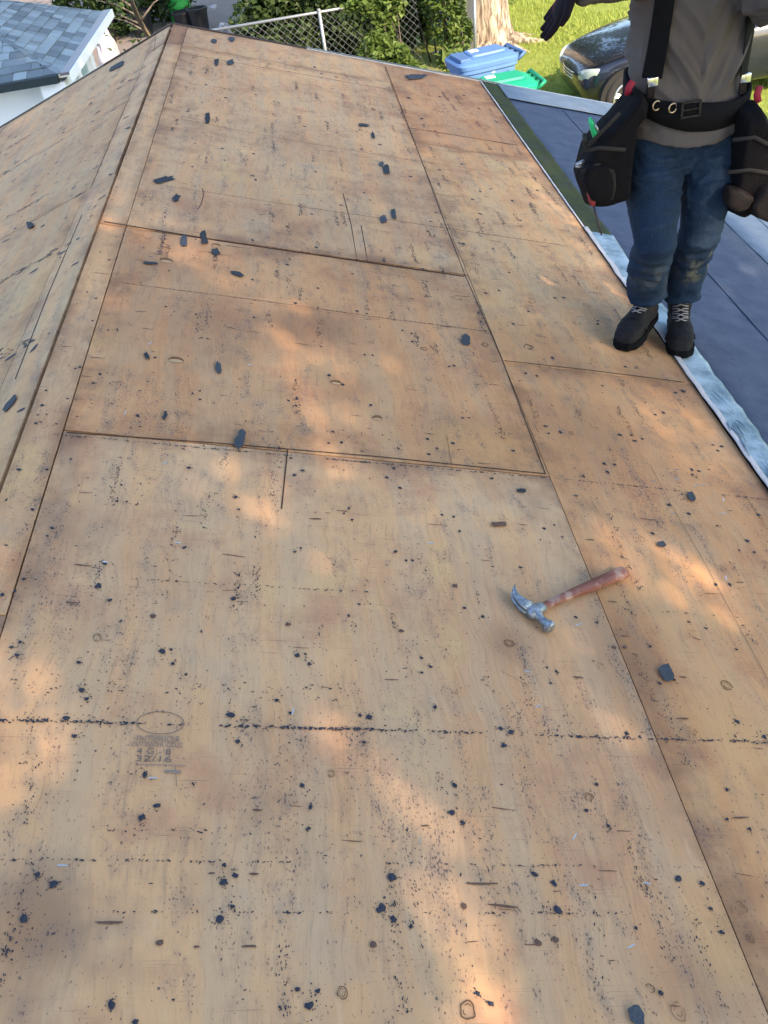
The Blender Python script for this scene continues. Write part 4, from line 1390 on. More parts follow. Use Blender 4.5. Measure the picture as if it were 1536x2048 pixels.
def carried_tools():
    gm = simple('green_plastic', (0.02, 0.42, 0.16), 0.4, 0.15, 30)
    ym = simple('yellow_plastic', (0.62, 0.38, 0.05), 0.5, 0.15, 30)
    st = simple('tool_steel', (0.35, 0.38, 0.42), 0.35, 0.2, 40, metal=0.8)
    rd = simple('red_grip', (0.22, 0.03, 0.035), 0.5, 0.25, 40)
    bk = simple('black_grip', (0.015, 0.015, 0.018), 0.5)
    V = Vector

    def at(px, py, Y):
        return aty(px, py, Y)
    a, c = at(1180, 236, 2.84), at(1196, 290, 2.86)
    t = tag(empty('utility_knife', c), 'green and yellow handled knife sticking out of the left tool pouch', 'knife')
    m = Matrix.Translation(-c)
    bm = bmesh.new()
    tube(bm, [q for q in (a, a.lerp(c, .15), a.lerp(c, .6), a.lerp(c, .75))], [.006, .014, .016, .014], 10, True, .6)
    bmesh.ops.transform(bm, matrix=m, verts=bm.verts)
    bmo('grip', bm, gm, t, True)
    bm = bmesh.new()
    tube(bm, [a.lerp(c, .7), a.lerp(c, 1.05)], [.013, .014], 10, True, .6)
    bmesh.ops.transform(bm, matrix=m, verts=bm.verts)
    bmo('collar', bm, ym, t, True)
    bm = bmesh.new()
    tube(bm, [a.lerp(c, .2) + V((.008, -.012, 0)), a.lerp(c, .6) + V((.012, -.012, 0))], .004, 8)
    bmesh.ops.transform(bm, matrix=m, verts=bm.verts)
    bmo('slider', bm, st, t, True)
    # pliers
    a, c = at(1155, 328, 2.83), at(1178, 330, 2.86)
    t = tag(empty('pliers', c), 'steel tool head poking out of the side of the left pouch', 'pliers')
    m = Matrix.Translation(-c)
    for o in (-.006, .006):
        bm = bmesh.new()
        tube(bm, [a + V((-.004, 0, o * .6 - .004)), a.lerp(c, .5) + V((0, 0, o + .003)), c + V((0, 0, o))], [.005, .009, .010], 10, True, .8)
        bmesh.ops.transform(bm, matrix=m, verts=bm.verts)
        bmo('jaw', bm, st, t, True)
    bm = bmesh.new()
    tube(bm, [at(1168, 268, 2.85), at(1174, 300, 2.86)], [.007, .008], 8)
    bmesh.ops.transform(bm, matrix=m, verts=bm.verts)
    bmo('grip', bm, bk, t, True)
    # flat bar hanging below the pouch
    a, c = at(1178, 380, 2.80), at(1203, 470, 2.80)
    t = tag(empty('screwdriver', c), 'long screwdriver with red handle hanging below the left tool pouch', 'screwdriver')
    m = Matrix.Translation(-c)
    bm = bmesh.new()
    tube(bm, [a, a.lerp(c, .05), a.lerp(c, .2), a.lerp(c, .3), a.lerp(c, .34)], [.006, .010, .011, .009, .006], 12)
    bmesh.ops.transform(bm, matrix=m, verts=bm.verts)
    bmo('handle', bm, rd, t, True)
    bm = bmesh.new()
    tube(bm, [a.lerp(c, .3), a.lerp(c, .9), c], [.0042, .0042, (.006, .002)], 8)
    bmesh.ops.transform(bm, matrix=m, verts=bm.verts)
    bmo('shaft', bm, simple('dark_shaft', (0.05, 0.045, 0.045), 0.4, metal=0.5), t, True)


carried_tools()


# ------------------------------------------------------------------ foliage helper
def leaf_mat(name, a, c, trans=0.35, rough=0.55):
    b = NB(name)
    rnd = b.n('Attribute', out='Fac', attribute_name='leaf')
    v = b.coord()
    col = b.mix(b.math('ADD', b.math('MULTIPLY', rnd, 0.75), b.math('MULTIPLY', b.noise(v, 2.5, 2), 0.3), True), a, c)
    b.done(col, rough, spec=0.3)
    tr = b.n('BsdfTranslucent', {'Color': b.mix(1.0, col, (1.25, 1.35, 0.7), 'MULTIPLY')})
    mx = b.t.nodes.new('ShaderNodeMixShader')
    mx.inputs[0].default_value = trans
    b.t.links.new(b.b.outputs[0], mx.inputs[1])
    b.t.links.new(tr, mx.inputs[2])
    b.t.links.new(mx.outputs[0], b.t.nodes['Material Output'].inputs[0])
    return b.m


def leaves(name, pts, size, mat, parent=None, rr=random, up=0.3, asp=0.6, origin=None, var=0.35):
    v, f, at = [], [], []
    o = Vector(origin) if origin is not None else Vector((0, 0, 0))
    for p in pts:
        p = Vector(p) - o
        n = Vector((rr.gauss(0, 1), rr.gauss(0, 1), rr.gauss(0, 1) + up * 3)).normalized()
        t = n.cross(Vector((rr.gauss(0, 1), rr.gauss(0, 1), rr.gauss(0, 1)))).normalized()
        s = n.cross(t)
        l = size * rr.uniform(1 - var, 1 + var)
        i = len(v)
        v += [p - t * l * .5, p + s * l * asp * .5 + n * l * .07 - t * l * .08, p + t * l * .5, p - s * l * asp * .5 + n * l * .07 - t * l * .08]
        f += [(i, i + 1, i + 2), (i, i + 2, i + 3)]
        k = rr.random()
        at += [k] * 4
    me = bpy.data.meshes.new(name)
    me.from_pydata([tuple(q) for q in v], [], f)
    la = me.attributes.new('leaf', 'FLOAT', 'POINT')
    la.data.foreach_set('value', at)
    return link(name, me, mat, parent)


def limb_mat(name, a, c, sc=8):
    b = NB(name)
    v = b.coord()
    n = b.noise(b.map(v, (sc, sc, sc * .18)), 1.0, 5, 0.65, 0.4)
    col = b.mix(b.step(n, 0.38, 0.62), a, c)
    return b.done(col, 0.9, n, 0.9, 0.05, 0.15)


M_BARK = limb_mat('furrowed_bark', (0.12, 0.095, 0.075), (0.44, 0.385, 0.31), 14)
M_BARK2 = limb_mat('grey_bark', (0.05, 0.042, 0.035), (0.14, 0.12, 0.10), 12)
M_LEAF = leaf_mat('tree_leaf', (0.035, 0.060, 0.016), (0.085, 0.125, 0.035))
M_IVY = leaf_mat('vine_leaf', (0.045, 0.090, 0.020), (0.130, 0.190, 0.045))
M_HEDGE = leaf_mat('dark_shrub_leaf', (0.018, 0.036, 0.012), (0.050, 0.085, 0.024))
M_GRASS = leaf_mat('grass_blade', (0.16, 0.25, 0.045), (0.33, 0.37, 0.09), 0.3)


# ------------------------------------------------------------------ the tree that shades the roof (stands behind the viewer)
def in_poly(x, y, P):
    c = False
    j = len(P) - 1
    for i in range(len(P)):
        if (P[i][1] > y) != (P[j][1] > y) and x < (P[j][0] - P[i][0]) * (y - P[i][1]) / (P[j][1] - P[i][1]) + P[i][0]:
            c = not c
        j = i
    return c


def shade_tree():
    rr = random.Random(21)
    G = [([(520, 590), (620, 640), (720, 780), (760, 905), (670, 960), (575, 860), (510, 720)], 0.52),
         ([(1060, 520), (1140, 530), (1215, 570), (1285, 605), (1250, 645), (1150, 615), (1070, 580)], 0.29),
         ([(1040, 290), (1115, 335), (1160, 420), (1215, 490), (1255, 570), (1165, 520), (1090, 430)], 0.46),
         ([(190, 385), (270, 385), (350, 445), (470, 480), (470, 580), (300, 500), (190, 455)], 0.52),
         ([(350, 860), (490, 925), (600, 990), (600, 1080), (480, 1040), (370, 980)], 0.50),
         ([(115, 860), (225, 880), (260, 1000), (150, 1020)], 0.57),
         ([(-200, 1230), (60, 1300), (140, 1430), (140, 1580), (70, 1680), (-200, 1720)], 0.49),
         ([(610, 1335), (800, 1335), (900, 1420), (920, 1500), (885, 1570), (950, 1640), (930, 1720), (760, 1670), (660, 1580), (650, 1480)], 0.39),
         ([(810, 1680), (960, 1780), (1045, 1920), (1090, 2200), (850, 2200), (860, 1900), (800, 1790)], 0.35),
         ([(1110, 1560), (1235, 1615), (1325, 1720), (1370, 1810), (1460, 1840), (1560, 2010), (1390, 1990), (1265, 1840), (1160, 1700)], 0.46),
         ([(1160, 1070), (1270, 1075), (1420, 1115), (1500, 1190), (1430, 1235), (1280, 1185), (1200, 1145)], 0.40),
         ([(1170, 1310), (1275, 1375), (1345, 1500), (1310, 1570), (1225, 1480), (1165, 1390)], 0.49),
         ([(1410, 1580), (1580, 1620), (1640, 1820), (1530, 1890), (1410, 1750)], 0.52),
         ([(800, 240), (890, 260), (940, 315), (840, 310)], 0.67),
         ([(1220, 740), (1410, 810), (1500, 960), (1400, 980), (1270, 890)], 0.71),
         ([(0, 1000), (90, 1010), (120, 1100), (0, 1160)], 0.76)]
    gaps = []
    for P, k in G:
        cx, cy = sum(p[0] for p in P) / len(P), sum(p[1] for p in P) / len(P)
        gaps.append(([on_roof(cx + (p[0] - cx) * 1.14, cy + (p[1] - cy) * 1.14) for p in P], k * 1.14))
    n = Vector((ST, 0, CT))
    pts, small = [], []
    tries = 0
    while len(pts) < 70000 and tries < 500000:
        tries += 1
        X, Y = rr.uniform(-7.5, 4.6), rr.uniform(-4.5, 13.5)
        # outline of the crown's shadow: roof, near yard and shed, but not the lawn to the right
        lim = 4.4 - max(0, Y - 6.6) * 0.62 + 0.5 * noise.noise(Vector((Y * .8, 2, 0)))
        if X > lim:
            continue
        T = Vector((X, Y, -0.3))
        D = rr.uniform(7.2, 10.8)
        t = D - T @ SUN
        p = T + SUN * t
        # where does this leaf's shadow fall on the sheathing
        k = (n @ p) / (n @ SUN)
        q = p - SUN * k
        s, y = q.x / CT, q.y
        keep = 1.0
        roofy = -0.25 < s < 2.5 and 0.1 < y < 7
        if roofy:
            if rr.random() < 0.93:
                continue
            for P, kp in gaps:
                if in_poly(s, y, P):
                    keep = kp
                    break
        cl = noise.noise(Vector((X * 1.6, Y * 1.6, D * .8)))
        if keep == 1.0 and cl < -0.42:
            keep = 0.7
        if rr.random() > keep:
            continue
        pts.append(p)
    tiny = []
    for _ in range(44000):
        s, y = rr.uniform(-.3, 2.55), rr.uniform(0.05, 7.05)
        if any(in_poly(s, y, P) for P, kp in gaps):
            continue
        T = Vector((s * CT, y, -s * ST))
        small.append(T + SUN * (rr.uniform(6.8, 9.0) - T @ SUN))
    for P, kp in gaps:
        x0, x1 = min(q[0] for q in P), max(q[0] for q in P)
        y0, y1 = min(q[1] for q in P), max(q[1] for q in P)
        for _ in range(int((x1 - x0) * (y1 - y0) * kp * 8500)):
            s, y = rr.uniform(x0, x1), rr.uniform(y0, y1)
            if in_poly(s, y, P):
                T = Vector((s * CT, y, -s * ST))
                tiny.append(T + SUN * (rr.uniform(6.8, 9.0) - T @ SUN))
    base = Vector((6.2, -6.4, GZ))
    t = tag(empty('shade_tree', base), 'large leafy tree beside the house shading the roof, outside the picture', 'tree')
    leaves('crown', tiny, 0.042, M_LEAF, t, rr, 0.5, 0.66, base)
    leaves('crown', small, 0.105, M_LEAF, t, rr, 0.5, 0.66, base)
    leaves('crown', pts, 0.19, M_LEAF, t, rr, 0.5, 0.66, base)
    bm = bmesh.new()
    top = Vector((5.4, -5.2, 4.6)) - base
    tube(bm, [(0, 0, -.1), (0, 0, .3), (-.1, .1, 2), (-.3, .5, 4.2), top], [.5, .38, .30, .25, .16], 14)
    for k in range(9):
        e = pts[rr.randrange(len(pts))] - base
        s = Vector((-.25, .4, 3.8)).lerp(top, rr.random())
        tube(bm, [s, s.lerp(e, .5) + Vector((0, 0, .3)), e], [.12, .07, .02], 7)
    bmo('trunk', bm, M_BARK2, t, True)


shade_tree()


# ------------------------------------------------------------------ big tree by the fence
def big_tree():
    rr = random.Random(4)
    a = atz(980, 95, GZ)
    base = Vector((a.x, a.y, GZ))
    t = tag(empty('yard_tree', base), 'large tree with thick furrowed sunlit trunk behind the blue bin', 'tree')
    bm = bmesh.new()
    seg = 40
    prev = None
    H = [-.1, 0, .08, .2, .4, .7, 1.0, 1.4, 1.9, 2.6, 3.4, 4.3, 5.4, 7]
    RR = [.56, .50, .44, .39, .35, .335, .33, .325, .32, .31, .30, .28, .25, .15]
    rings = []
    for h, r in zip(H, RR):
        ring = []
        for k in range(seg):
            an = 2 * math.pi * k / seg
            fl = 1 + (.16 * max(0, 1 - h / .5)) * math.sin(an * 5 + 1)
            fur = .03 * noise.noise(Vector((math.cos(an) * 6, math.sin(an) * 6, h * .8))) + .018 * math.sin(an * 17 + 2 * noise.noise(Vector((an, h * 2, 0))))
            ring.append(bm.verts.new((math.cos(an) * (r * fl + fur), math.sin(an) * (r * fl + fur), h)))
        rings.append(ring)
    for i in range(len(rings) - 1):
        for k in range(seg):
            bm.faces.new((rings[i][k], rings[i][(k + 1) % seg], rings[i + 1][(k + 1) % seg], rings[i + 1][k]))
    for an, h, l in ((.4, 3.2, 3.5), (2.2, 3.8, 4), (3.9, 3.4, 4), (5.2, 4.2, 3.5), (1.3, 4.6, 3)):
        p = Vector((0, 0, h))
        tube(bm, [p, p + Vector((math.cos(an) * l * .5, math.sin(an) * l * .5, .9)), p + Vector((math.cos(an) * l, math.sin(an) * l, 2.0))], [.16, .10, .03], 8)
    bmo('trunk', bm, M_BARK, t, True)
    for an, l in ((-1.0, .75), (-.35, .9), (.3, .7), (2.9, .8), (-1.9, .6)):
        bm = bmesh.new()
        d = Vector((math.cos(an), math.sin(an), 0))
        tube(bm, [d * .3 + Vector((0, 0, .12)), d * (.3 + l * .4) + Vector((0, 0, .05)), d * (.3 + l) + Vector((0, 0, -.03))], [.10, .07, .03], 8)
        bmo('root', bm, M_BARK, t, True)
    pts = []
    blobs = [(Vector((rr.gauss(-.8, 2.4), rr.gauss(.5, 2.2), rr.uniform(3.8, 7.5))), rr.uniform(1.1, 2.0)) for _ in range(26)]
    for c, r in blobs:
        for k in range(900):
            q = Vector((rr.gauss(0, 1), rr.gauss(0, 1), rr.gauss(0, 1))).normalized() * r * rr.random() ** .4
            pts.append(c + q)
    leaves('crown', pts, .22, M_LEAF, t, rr, .5)


big_tree()


def reflected_trees():  # unseen trees added so the car's hood reflects something dark
    rr = random.Random(77)
    for x, y, h, lab in ((5.5, 33, 9, 'tall unseen tree added far behind the lawn to darken reflections, beyond the top of the picture'), (11, 29, 8, 'tall unseen tree added behind the parked car to darken its reflections, beyond the top of the picture'), (17, 22, 9, 'tall unseen tree added right of the lawn to darken reflections, outside the picture')):
        t = tag(empty('reflected_tree', (x, y, GZ)), lab, 'tree')
        bm = bmesh.new()
        tube(bm, [(0, 0, -.1), (.05, 0, 2), (0, .1, h * .6)], [.32, .22, .10], 10)
        bmo('trunk', bm, M_BARK2, t, True)
        pts = []
        for _ in range(16):
            c = Vector((rr.gauss(0, 1.7), rr.gauss(0, 1.7), rr.uniform(1.8, h)))
            r = rr.uniform(1.0, 1.9)
            for k in range(420):
                q = Vector((rr.gauss(0, 1), rr.gauss(0, 1), rr.gauss(0, 1))).normalized() * r * rr.random() ** .4
                pts.append(c + q)
        leaves('crown', pts, .34, M_LEAF, t, rr, .4)


reflected_trees()


# ------------------------------------------------------------------ chain link fence
def chainlink(name, p0, p1, h, label, posts=(), pitch=0.11, rail=True, r=0.0015, tilt=0.0):
    p0, p1 = Vector(p0), Vector(p1)
    d = (p1 - p0)
    L = d.length
    d.normalize()
    t = tag(empty(name, p0), label, 'fence')
    galv = M_GALV
    bm = bmesh.new()
    nrm = Vector((-d.y, d.x, 0))
    nd = int((L + h) / pitch)
    def wire(u0, v0, u1, v1, off):
        tube(bm, [d * u0 + Vector((0, 0, v0)) + nrm * (off + tilt * v0), d * u1 + Vector((0, 0, v1)) + nrm * (off + tilt * v1)], r, 4, False)
    lo, hi = 0.03, h - 0.01
    H = hi - lo
    k = -int(H / pitch) - 1
    while k * pitch < L:
        a = k * pitch
        for sg, off in ((1, .002), (-1, -.002)):
            u0, u1 = (a, a + H) if sg > 0 else (a + H, a)
            v0, v1 = lo, hi
            # clip to [0, L]
            ts = []
            if min(u0, u1) >= L or max(u0, u1) <= 0:
                continue
            ta, tb = 0.0, 1.0
            du = u1 - u0
            if du > 0:
                ta, tb = max(ta, (0 - u0) / du), min(tb, (L - u0) / du)
            else:
                ta, tb = max(ta, (L - u0) / du), min(tb, (0 - u0) / du)
            if tb - ta > 0.01:
                wire(u0 + du * ta, v0 + H * ta, u0 + du * tb, v0 + H * tb, off)
        k += 1
    o = bmo('wire_mesh', bm, galv, t, True)
    o['kind'] = 'stuff'
    if rail:
        bm = bmesh.new()
        tube(bm, [Vector((0, 0, h)) + nrm * tilt * h, d * L + Vector((0, 0, h)) + nrm * tilt * h], .021, 10)
        bmo('top_rail', bm, galv, t, True)
    for u in posts:
        bm = bmesh.new()
        tube(bm, [d * u - nrm * .03, d * u + Vector((0, 0, h + .03)) + nrm * (tilt * h - .03)], .026, 12)
        bmesh.ops.create_uvsphere(bm, u_segments=10, v_segments=6, radius=.03, matrix=Matrix.Translation(d * u + Vector((0, 0, h + .03)) + nrm * (tilt * h - .03)))
        bmo('post', bm, galv, t, True)
    return t


M_GALV = simple('galvanised_wire', (0.26, 0.29, 0.31), 0.42, 0.15, 30, metal=0.55)
FY = 15.66
px_post = atz(638, 22, GZ + 1.2).x
chainlink('chain_link_fence', (-0.9, FY, GZ), (2.62, FY, GZ), 1.2, 'long chain-link fence with galvanised top rail behind the roof', (0.0, px_post + .9))
g0, g1 = atz(905, 40, GZ + .55), atz(946, 92, GZ + .15)
chainlink('chain_link_gate', (3.42, 16.9, GZ), (3.52, 15.75, GZ), 1.15, 'short chain-link gate panel leaning beside the thick tree trunk', (1.15,), .05, True, .003, 0.05)


# ------------------------------------------------------------------ shrubs and vines
def shrub(name, label, base, blobs, n, size, mat, rr, stems=5, cat='shrub', group=None, asp=.62):
    base = Vector(base)
    t = tag(empty(name, base), label, cat, group)
    pts = []
    tot = sum(b[1][0] * b[1][1] * b[1][2] for b in blobs)
    for c, r in blobs:
        for _ in range(int(n * r[0] * r[1] * r[2] / tot)):
            q = Vector((rr.gauss(0, 1), rr.gauss(0, 1), rr.gauss(0, 1))).normalized() * rr.random() ** .35
            p = Vector(c) + Vector((q.x * r[0], q.y * r[1], q.z * r[2]))
            w = noise.noise(p * 3.0)
            p += Vector((w, noise.noise(p * 3 + Vector((5, 0, 0))), noise.noise(p * 3 + Vector((0, 5, 0))))) * .14
            if p.z > .01 - base.z + GZ:
                pts.append(p + base)
    leaves('foliage', pts, size, mat, t, rr, .45, asp, base)
    bm = bmesh.new()
    for k in range(stems):
        c, r = blobs[k % len(blobs)]
        e = Vector(c) + Vector((rr.gauss(0, r[0] * .3), rr.gauss(0, r[1] * .3), r[2] * .6))
        s = Vector((e.x * .4, e.y * .4, 0))
        tube(bm, [s, s.lerp(e, .5) + Vector((rr.gauss(0, .05), rr.gauss(0, .05), 0)), e], [.018, .012, .004], 6)
    bmo('stem', bm, M_BARK2, t, True)
    return t


def greenery():
    rr = random.Random(31)
    # leafy weeds in front of the fence
    shrub('leafy_weeds', 'sunlit leafy weeds growing low in front of the chain-link fence', (1.85, 15.1, GZ), [((-.25, 0, .25), (.45, .3, .28)), ((.25, .05, .32), (.38, .3, .32)), ((.05, .15, .55), (.3, .25, .3)), ((.5, .1, .22), (.25, .25, .22))], 3600, .105, M_IVY, rr, 8)
    shrub('climbing_vine', 'vine with big pale leaves climbing over the chain-link fence', (2.05, 15.55, GZ), [((.0, 0, .75), (.22, .12, .35)), ((.15, 0, 1.15), (.28, .15, .22)), ((-.25, 0, 1.2), (.3, .14, .16))], 900, .12, M_IVY, rr, 6, 'vine')
    shrub('ivy_bush', 'dense ivy bush between the fence end and the tree trunk', (3.05, 16.1, GZ), [((.1, .2, .9), (.32, .35, .5)), ((.15, .3, 1.5), (.36, .3, .5)), ((.25, -.1, .4), (.25, .3, .36)), ((-.35, .9, 1.5), (.5, .3, .7))], 6500, .085, M_IVY, rr, 8, 'shrub')
    shrub('broad_leaf_plant', 'broad-leaved plant at the foot of the ivy bush', (3.05, 15.35, GZ), [((0, 0, .3), (.2, .16, .25))], 60, .24, M_IVY, rr, 4, 'plant', None, .5)
    shrub('yellow_weeds', 'yellowish low weeds beside the blue bin', (2.75, 14.4, GZ), [((-.2, 0, .1), (.4, .35, .14)), ((.3, .1, .1), (.3, .35, .15))], 1300, .09, leaf_mat('yellow_green_leaf', (0.10, 0.12, 0.03), (0.30, 0.27, 0.08)), rr, 4, 'weeds')
    # dark shaded shrubs behind the fence
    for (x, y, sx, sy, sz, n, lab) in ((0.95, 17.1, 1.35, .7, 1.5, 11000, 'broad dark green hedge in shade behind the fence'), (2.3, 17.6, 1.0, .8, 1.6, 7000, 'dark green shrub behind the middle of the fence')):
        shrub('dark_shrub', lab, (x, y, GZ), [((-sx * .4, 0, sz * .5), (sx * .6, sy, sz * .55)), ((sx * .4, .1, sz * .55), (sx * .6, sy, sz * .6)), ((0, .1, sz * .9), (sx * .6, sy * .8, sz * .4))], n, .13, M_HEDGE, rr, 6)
    # left yard: undergrowth, a leaning sapling
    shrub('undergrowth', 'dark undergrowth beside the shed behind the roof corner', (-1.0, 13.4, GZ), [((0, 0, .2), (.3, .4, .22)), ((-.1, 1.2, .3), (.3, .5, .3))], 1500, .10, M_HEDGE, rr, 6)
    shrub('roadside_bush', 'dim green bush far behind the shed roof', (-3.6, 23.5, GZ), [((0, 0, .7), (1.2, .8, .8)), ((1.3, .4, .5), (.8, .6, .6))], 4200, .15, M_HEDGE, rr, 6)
    a = atz(300, 78, GZ + .9)
    base = Vector((a.x + .25, a.y - .3, GZ))
    t = tag(empty('sapling', base), 'thin leaning sapling with sparse leaves in the left yard', 'sapling')
    bm = bmesh.new()
    e = atz(262, 0, GZ + 2.0) - base
    a2 = atz(297, 72, GZ + .85) - base
    tube(bm, [Vector((0.05, 0, -.05)), a2, a2.lerp(e, .5) + Vector((-.03, 0, .02)), e, e + (e - a2) * .8], [.06, .045, .038, .03, .02], 10)
    bmo('trunk', bm, limb_mat('sapling_bark', (0.10, 0.085, 0.06), (0.20, 0.17, 0.12), 20), t, True)
    for q, l in ((.15, .6), (.35, .7), (.6, .6), (.8, .5), (.5, -.5)):
        bm = bmesh.new()
        p = a2.lerp(e, q)
        p2 = p + Vector((-l, .2, .28))
        tube(bm, [p, p.lerp(p2, .5) + Vector((0, 0, .05)), p2], [.018, .012, .005], 6)
        bmo('branch', bm, M_BARK2, t, True)
    pts = []
    for k in range(260):
        q = rr.random()
        p = a2.lerp(e, q) + Vector((-abs(rr.gauss(0, .45)), rr.gauss(.1, .25), rr.gauss(.15, .25)))
        pts.append(p + base)
    leaves('crown', pts, .085, M_HEDGE, t, rr, .3, .5, base)


greenery()


def grass():
    rr = random.Random(12)
    v, f, at = [], [], []
    for _ in range(74000):
        x, y = rr.uniform(2.6, 9.5), rr.uniform(10.2, 24)
        if x < 3.4 and rr.random() < .75:
            continue
        if noise.noise(Vector((x * 1.2, y * 1.2, 3))) < -.38 and rr.random() < .8:
            continue
        if (x - 3.93) ** 2 + (y - 16.9) ** 2 < .35:
            continue
        h = rr.uniform(.035, .10) * (1 + .5 * noise.noise(Vector((x, y, 0))))
        a = rr.uniform(0, 6.28)
        w = rr.uniform(.005, .010)
        b = rr.gauss(0, .035)
        c = rr.gauss(0, .035)
        z = GZ + .05 * noise.noise(Vector((x * .5, y * .5, 0))) - .005
        i = len(v)
        v += [(x - w * math.cos(a), y - w * math.sin(a), z), (x + w * math.cos(a), y + w * math.sin(a), z), (x + b, y + c, z + h)]
        f.append((i, i + 1, i + 2))
        k = rr.random()
        at += [k] * 3
    me = bpy.data.meshes.new('lawn_grass')
    me.from_pydata(v, [], f)
    me.attributes.new('leaf', 'FLOAT', 'POINT').data.foreach_set('value', at)
    o = link('lawn_grass', me, M_GRASS)
    o['label'] = 'sunlit yellow-green lawn grass around the tree and the car'
    o['category'] = 'grass'
    stuff(o)


grass()


# ------------------------------------------------------------------ the shed with the grey shingle roof
def shed():
    P1 = aty(120, 147, 9.5)
    z0 = P1.z
    wx, ly = 5.0, 2.85
    t = tag(empty('shed', (P1.x, P1.y, GZ)), 'white shed with blue-grey shingled hip roof left of the house', 'shed')
    E0 = z0 - GZ                     # eave height in local z
    pit = math.tan(R(25))
    rise = ly / 2 * pit
    wm = simple('shed_white_paint', (0.80, 0.83, 0.84), 0.6, 0.05, 4, 0.2)
    bm = bmesh.new()
    box(bm, (-wx / 2 - .12, ly / 2, E0 / 2 - .03), (wx / 2 - .1, ly / 2 - .16, E0 / 2 - .03))
    bmo('wall', bm, wm, t)
    # roof core
    V = Vector
    A, B, C, D = V((0, 0, E0)), V((0, ly, E0)), V((-wx, ly, E0)), V((-wx, 0, E0))
    Rg, Rg2 = V((-ly / 2, ly / 2, E0 + rise)), V((-wx + ly / 2, ly / 2, E0 + rise))
    core = simple('roof_felt', (0.05, 0.06, 0.07), 0.9)
    v = [A, B, C, D, Rg, Rg2]
    pyd('roof_core', v, [(0, 1, 4), (0, 4, 5, 3), (1, 2, 5, 4), (2, 3, 5), (0, 3, 2, 1)], core, t)
    sm = shingle_mat('blue_grey_shingle', (0.185, 0.240, 0.275), 0.4)
    rr = random.Random(2)

    def courses(o, ue, un, length, depth, lim0, lim1, name='roof_facet'):
        """shingles on a facet: o eave start, ue along eave, un up-slope; lim(d) -> span along the eave at distance d up"""
        nn = ue.cross(un).normalized()
        if nn.z < 0:
            nn = -nn
        ex = .104
        first = None
        d = 0.0
        row = 0
        fac = empty(name)
        fac.parent = t
        while d < depth:
            a, c = lim0(d), lim1(d)
            u = a - rr.uniform(0, .2)
            while u < c:
                w = rr.choice((.10, .13, .16, .19, .24))
                u0, u1 = max(u, a), min(u + w - .003, c)
                u += w
                if u1 - u0 < .03:
                    continue
                th = rr.choice((.006, .010, .014))
                # keep the top edge inside the facet too
                d1 = min(d + ex + .03, depth)
                b0, b1 = max(u0, lim0(d1)), min(u1, lim1(d1))
                if b1 <= b0:
                    b0 = b1 = (max(u0, lim0(d1)) + min(u1, lim1(d1))) / 2
                low = -.012 if row == 0 else 0
                q = [o + ue * u0 + un * (d + low), o + ue * u1 + un * (d + low), o + ue * b1 + un * d1, o + ue * b0 + un * d1]
                top = [q[0] + nn * (th + .004), q[1] + nn * (th + .004), q[2] + nn * .003, q[3] + nn * .003]
                pyd('shingle', q + top, [(4, 5, 6, 7), (0, 1, 5, 4), (1, 2, 6, 5), (3, 0, 4, 7)], sm, fac)
            d += ex
            row += 1
        return fac
    cs = math.cos(R(25))
    dep = ly / 2 / cs
    # right-hand hip facet (faces +x): triangle
    courses(A, V((0, 1, 0)), V((-cs, 0, math.sin(R(25)))), ly, dep, lambda d: d * cs, lambda d: ly - d * cs)
    # facet facing the viewer: only the visible end is shingled piece by piece
    courses(V((-2.0, 0, E0)), V((1, 0, 0)), V((0, cs, math.sin(R(25)))), 2.0, dep, lambda d: 0, lambda d: 2.0 - d * cs)
    # hip caps
    for a, c in ((A, Rg), (B, Rg)):
        fac = empty('hip_cap')
        fac.parent = t
        n = 14
        for k in range(n):
            p, q = a.lerp(c, k / n), a.lerp(c, (k + 1.25) / n)
            d = (q - p).normalized()
            side = d.cross(V((0, 0, 1))).normalized()
            v = [p + side * .03 + V((0, 0, .006)), p + V((0, 0, .020)), p - side * .03 + V((0, 0, .006)), q + side * .03 + V((0, 0, .002)), q + V((0, 0, .012)), q - side * .03 + V((0, 0, .002))]
            pyd('shingle', v, [(0, 1, 4, 3), (1, 2, 5, 4), (0, 2, 1)], sm, fac)
    # gutters and fascia
    gm = simple('brown_gutter', (0.14, 0.12, 0.14), 0.4, 0.15, 10)
    gd = simple('gutter_shadow', (0.018, 0.030, 0.035), 0.5, 0.2, 10)  # gutter coloured near black to include the shadow band under the eave
    bm = bmesh.new()
    box(bm, (.055, ly / 2, E0 + .002), (.045, ly / 2 + .06, .012))
    bmo('gutter', bm, gm, t)
    bm = bmesh.new()
    box(bm, (.112, ly / 2, E0 - .03), (.010, ly / 2 + .06, .042))
    bmo('fascia', bm, wm, t)
    bm = bmesh.new()
    box(bm, (-wx / 2 - .02, -.045, E0 - .03), (wx / 2, .04, .035))
    bmo('gutter', bm, gd, t)
    bm = bmesh.new()
    box(bm, (-.10, .06, E0 - .13), (.12, .09, .06))
    bmo('soffit_return', bm, wm, t)
    bm = bmesh.new()
    box(bm, (-.10, ly * .52, E0 / 2 - .05), (.03, .05, E0 / 2 - .06))
    bmo('downspout', bm, simple('pale_green_trim', (0.35, 0.47, 0.47), 0.5), t)
    bm = bmesh.new()
    box(bm, (-.105, ly * .66, E0 / 2 - .06), (.035, .06, E0 / 2 - .06))
    bmo('corner_board', bm, wm, t)


shed()


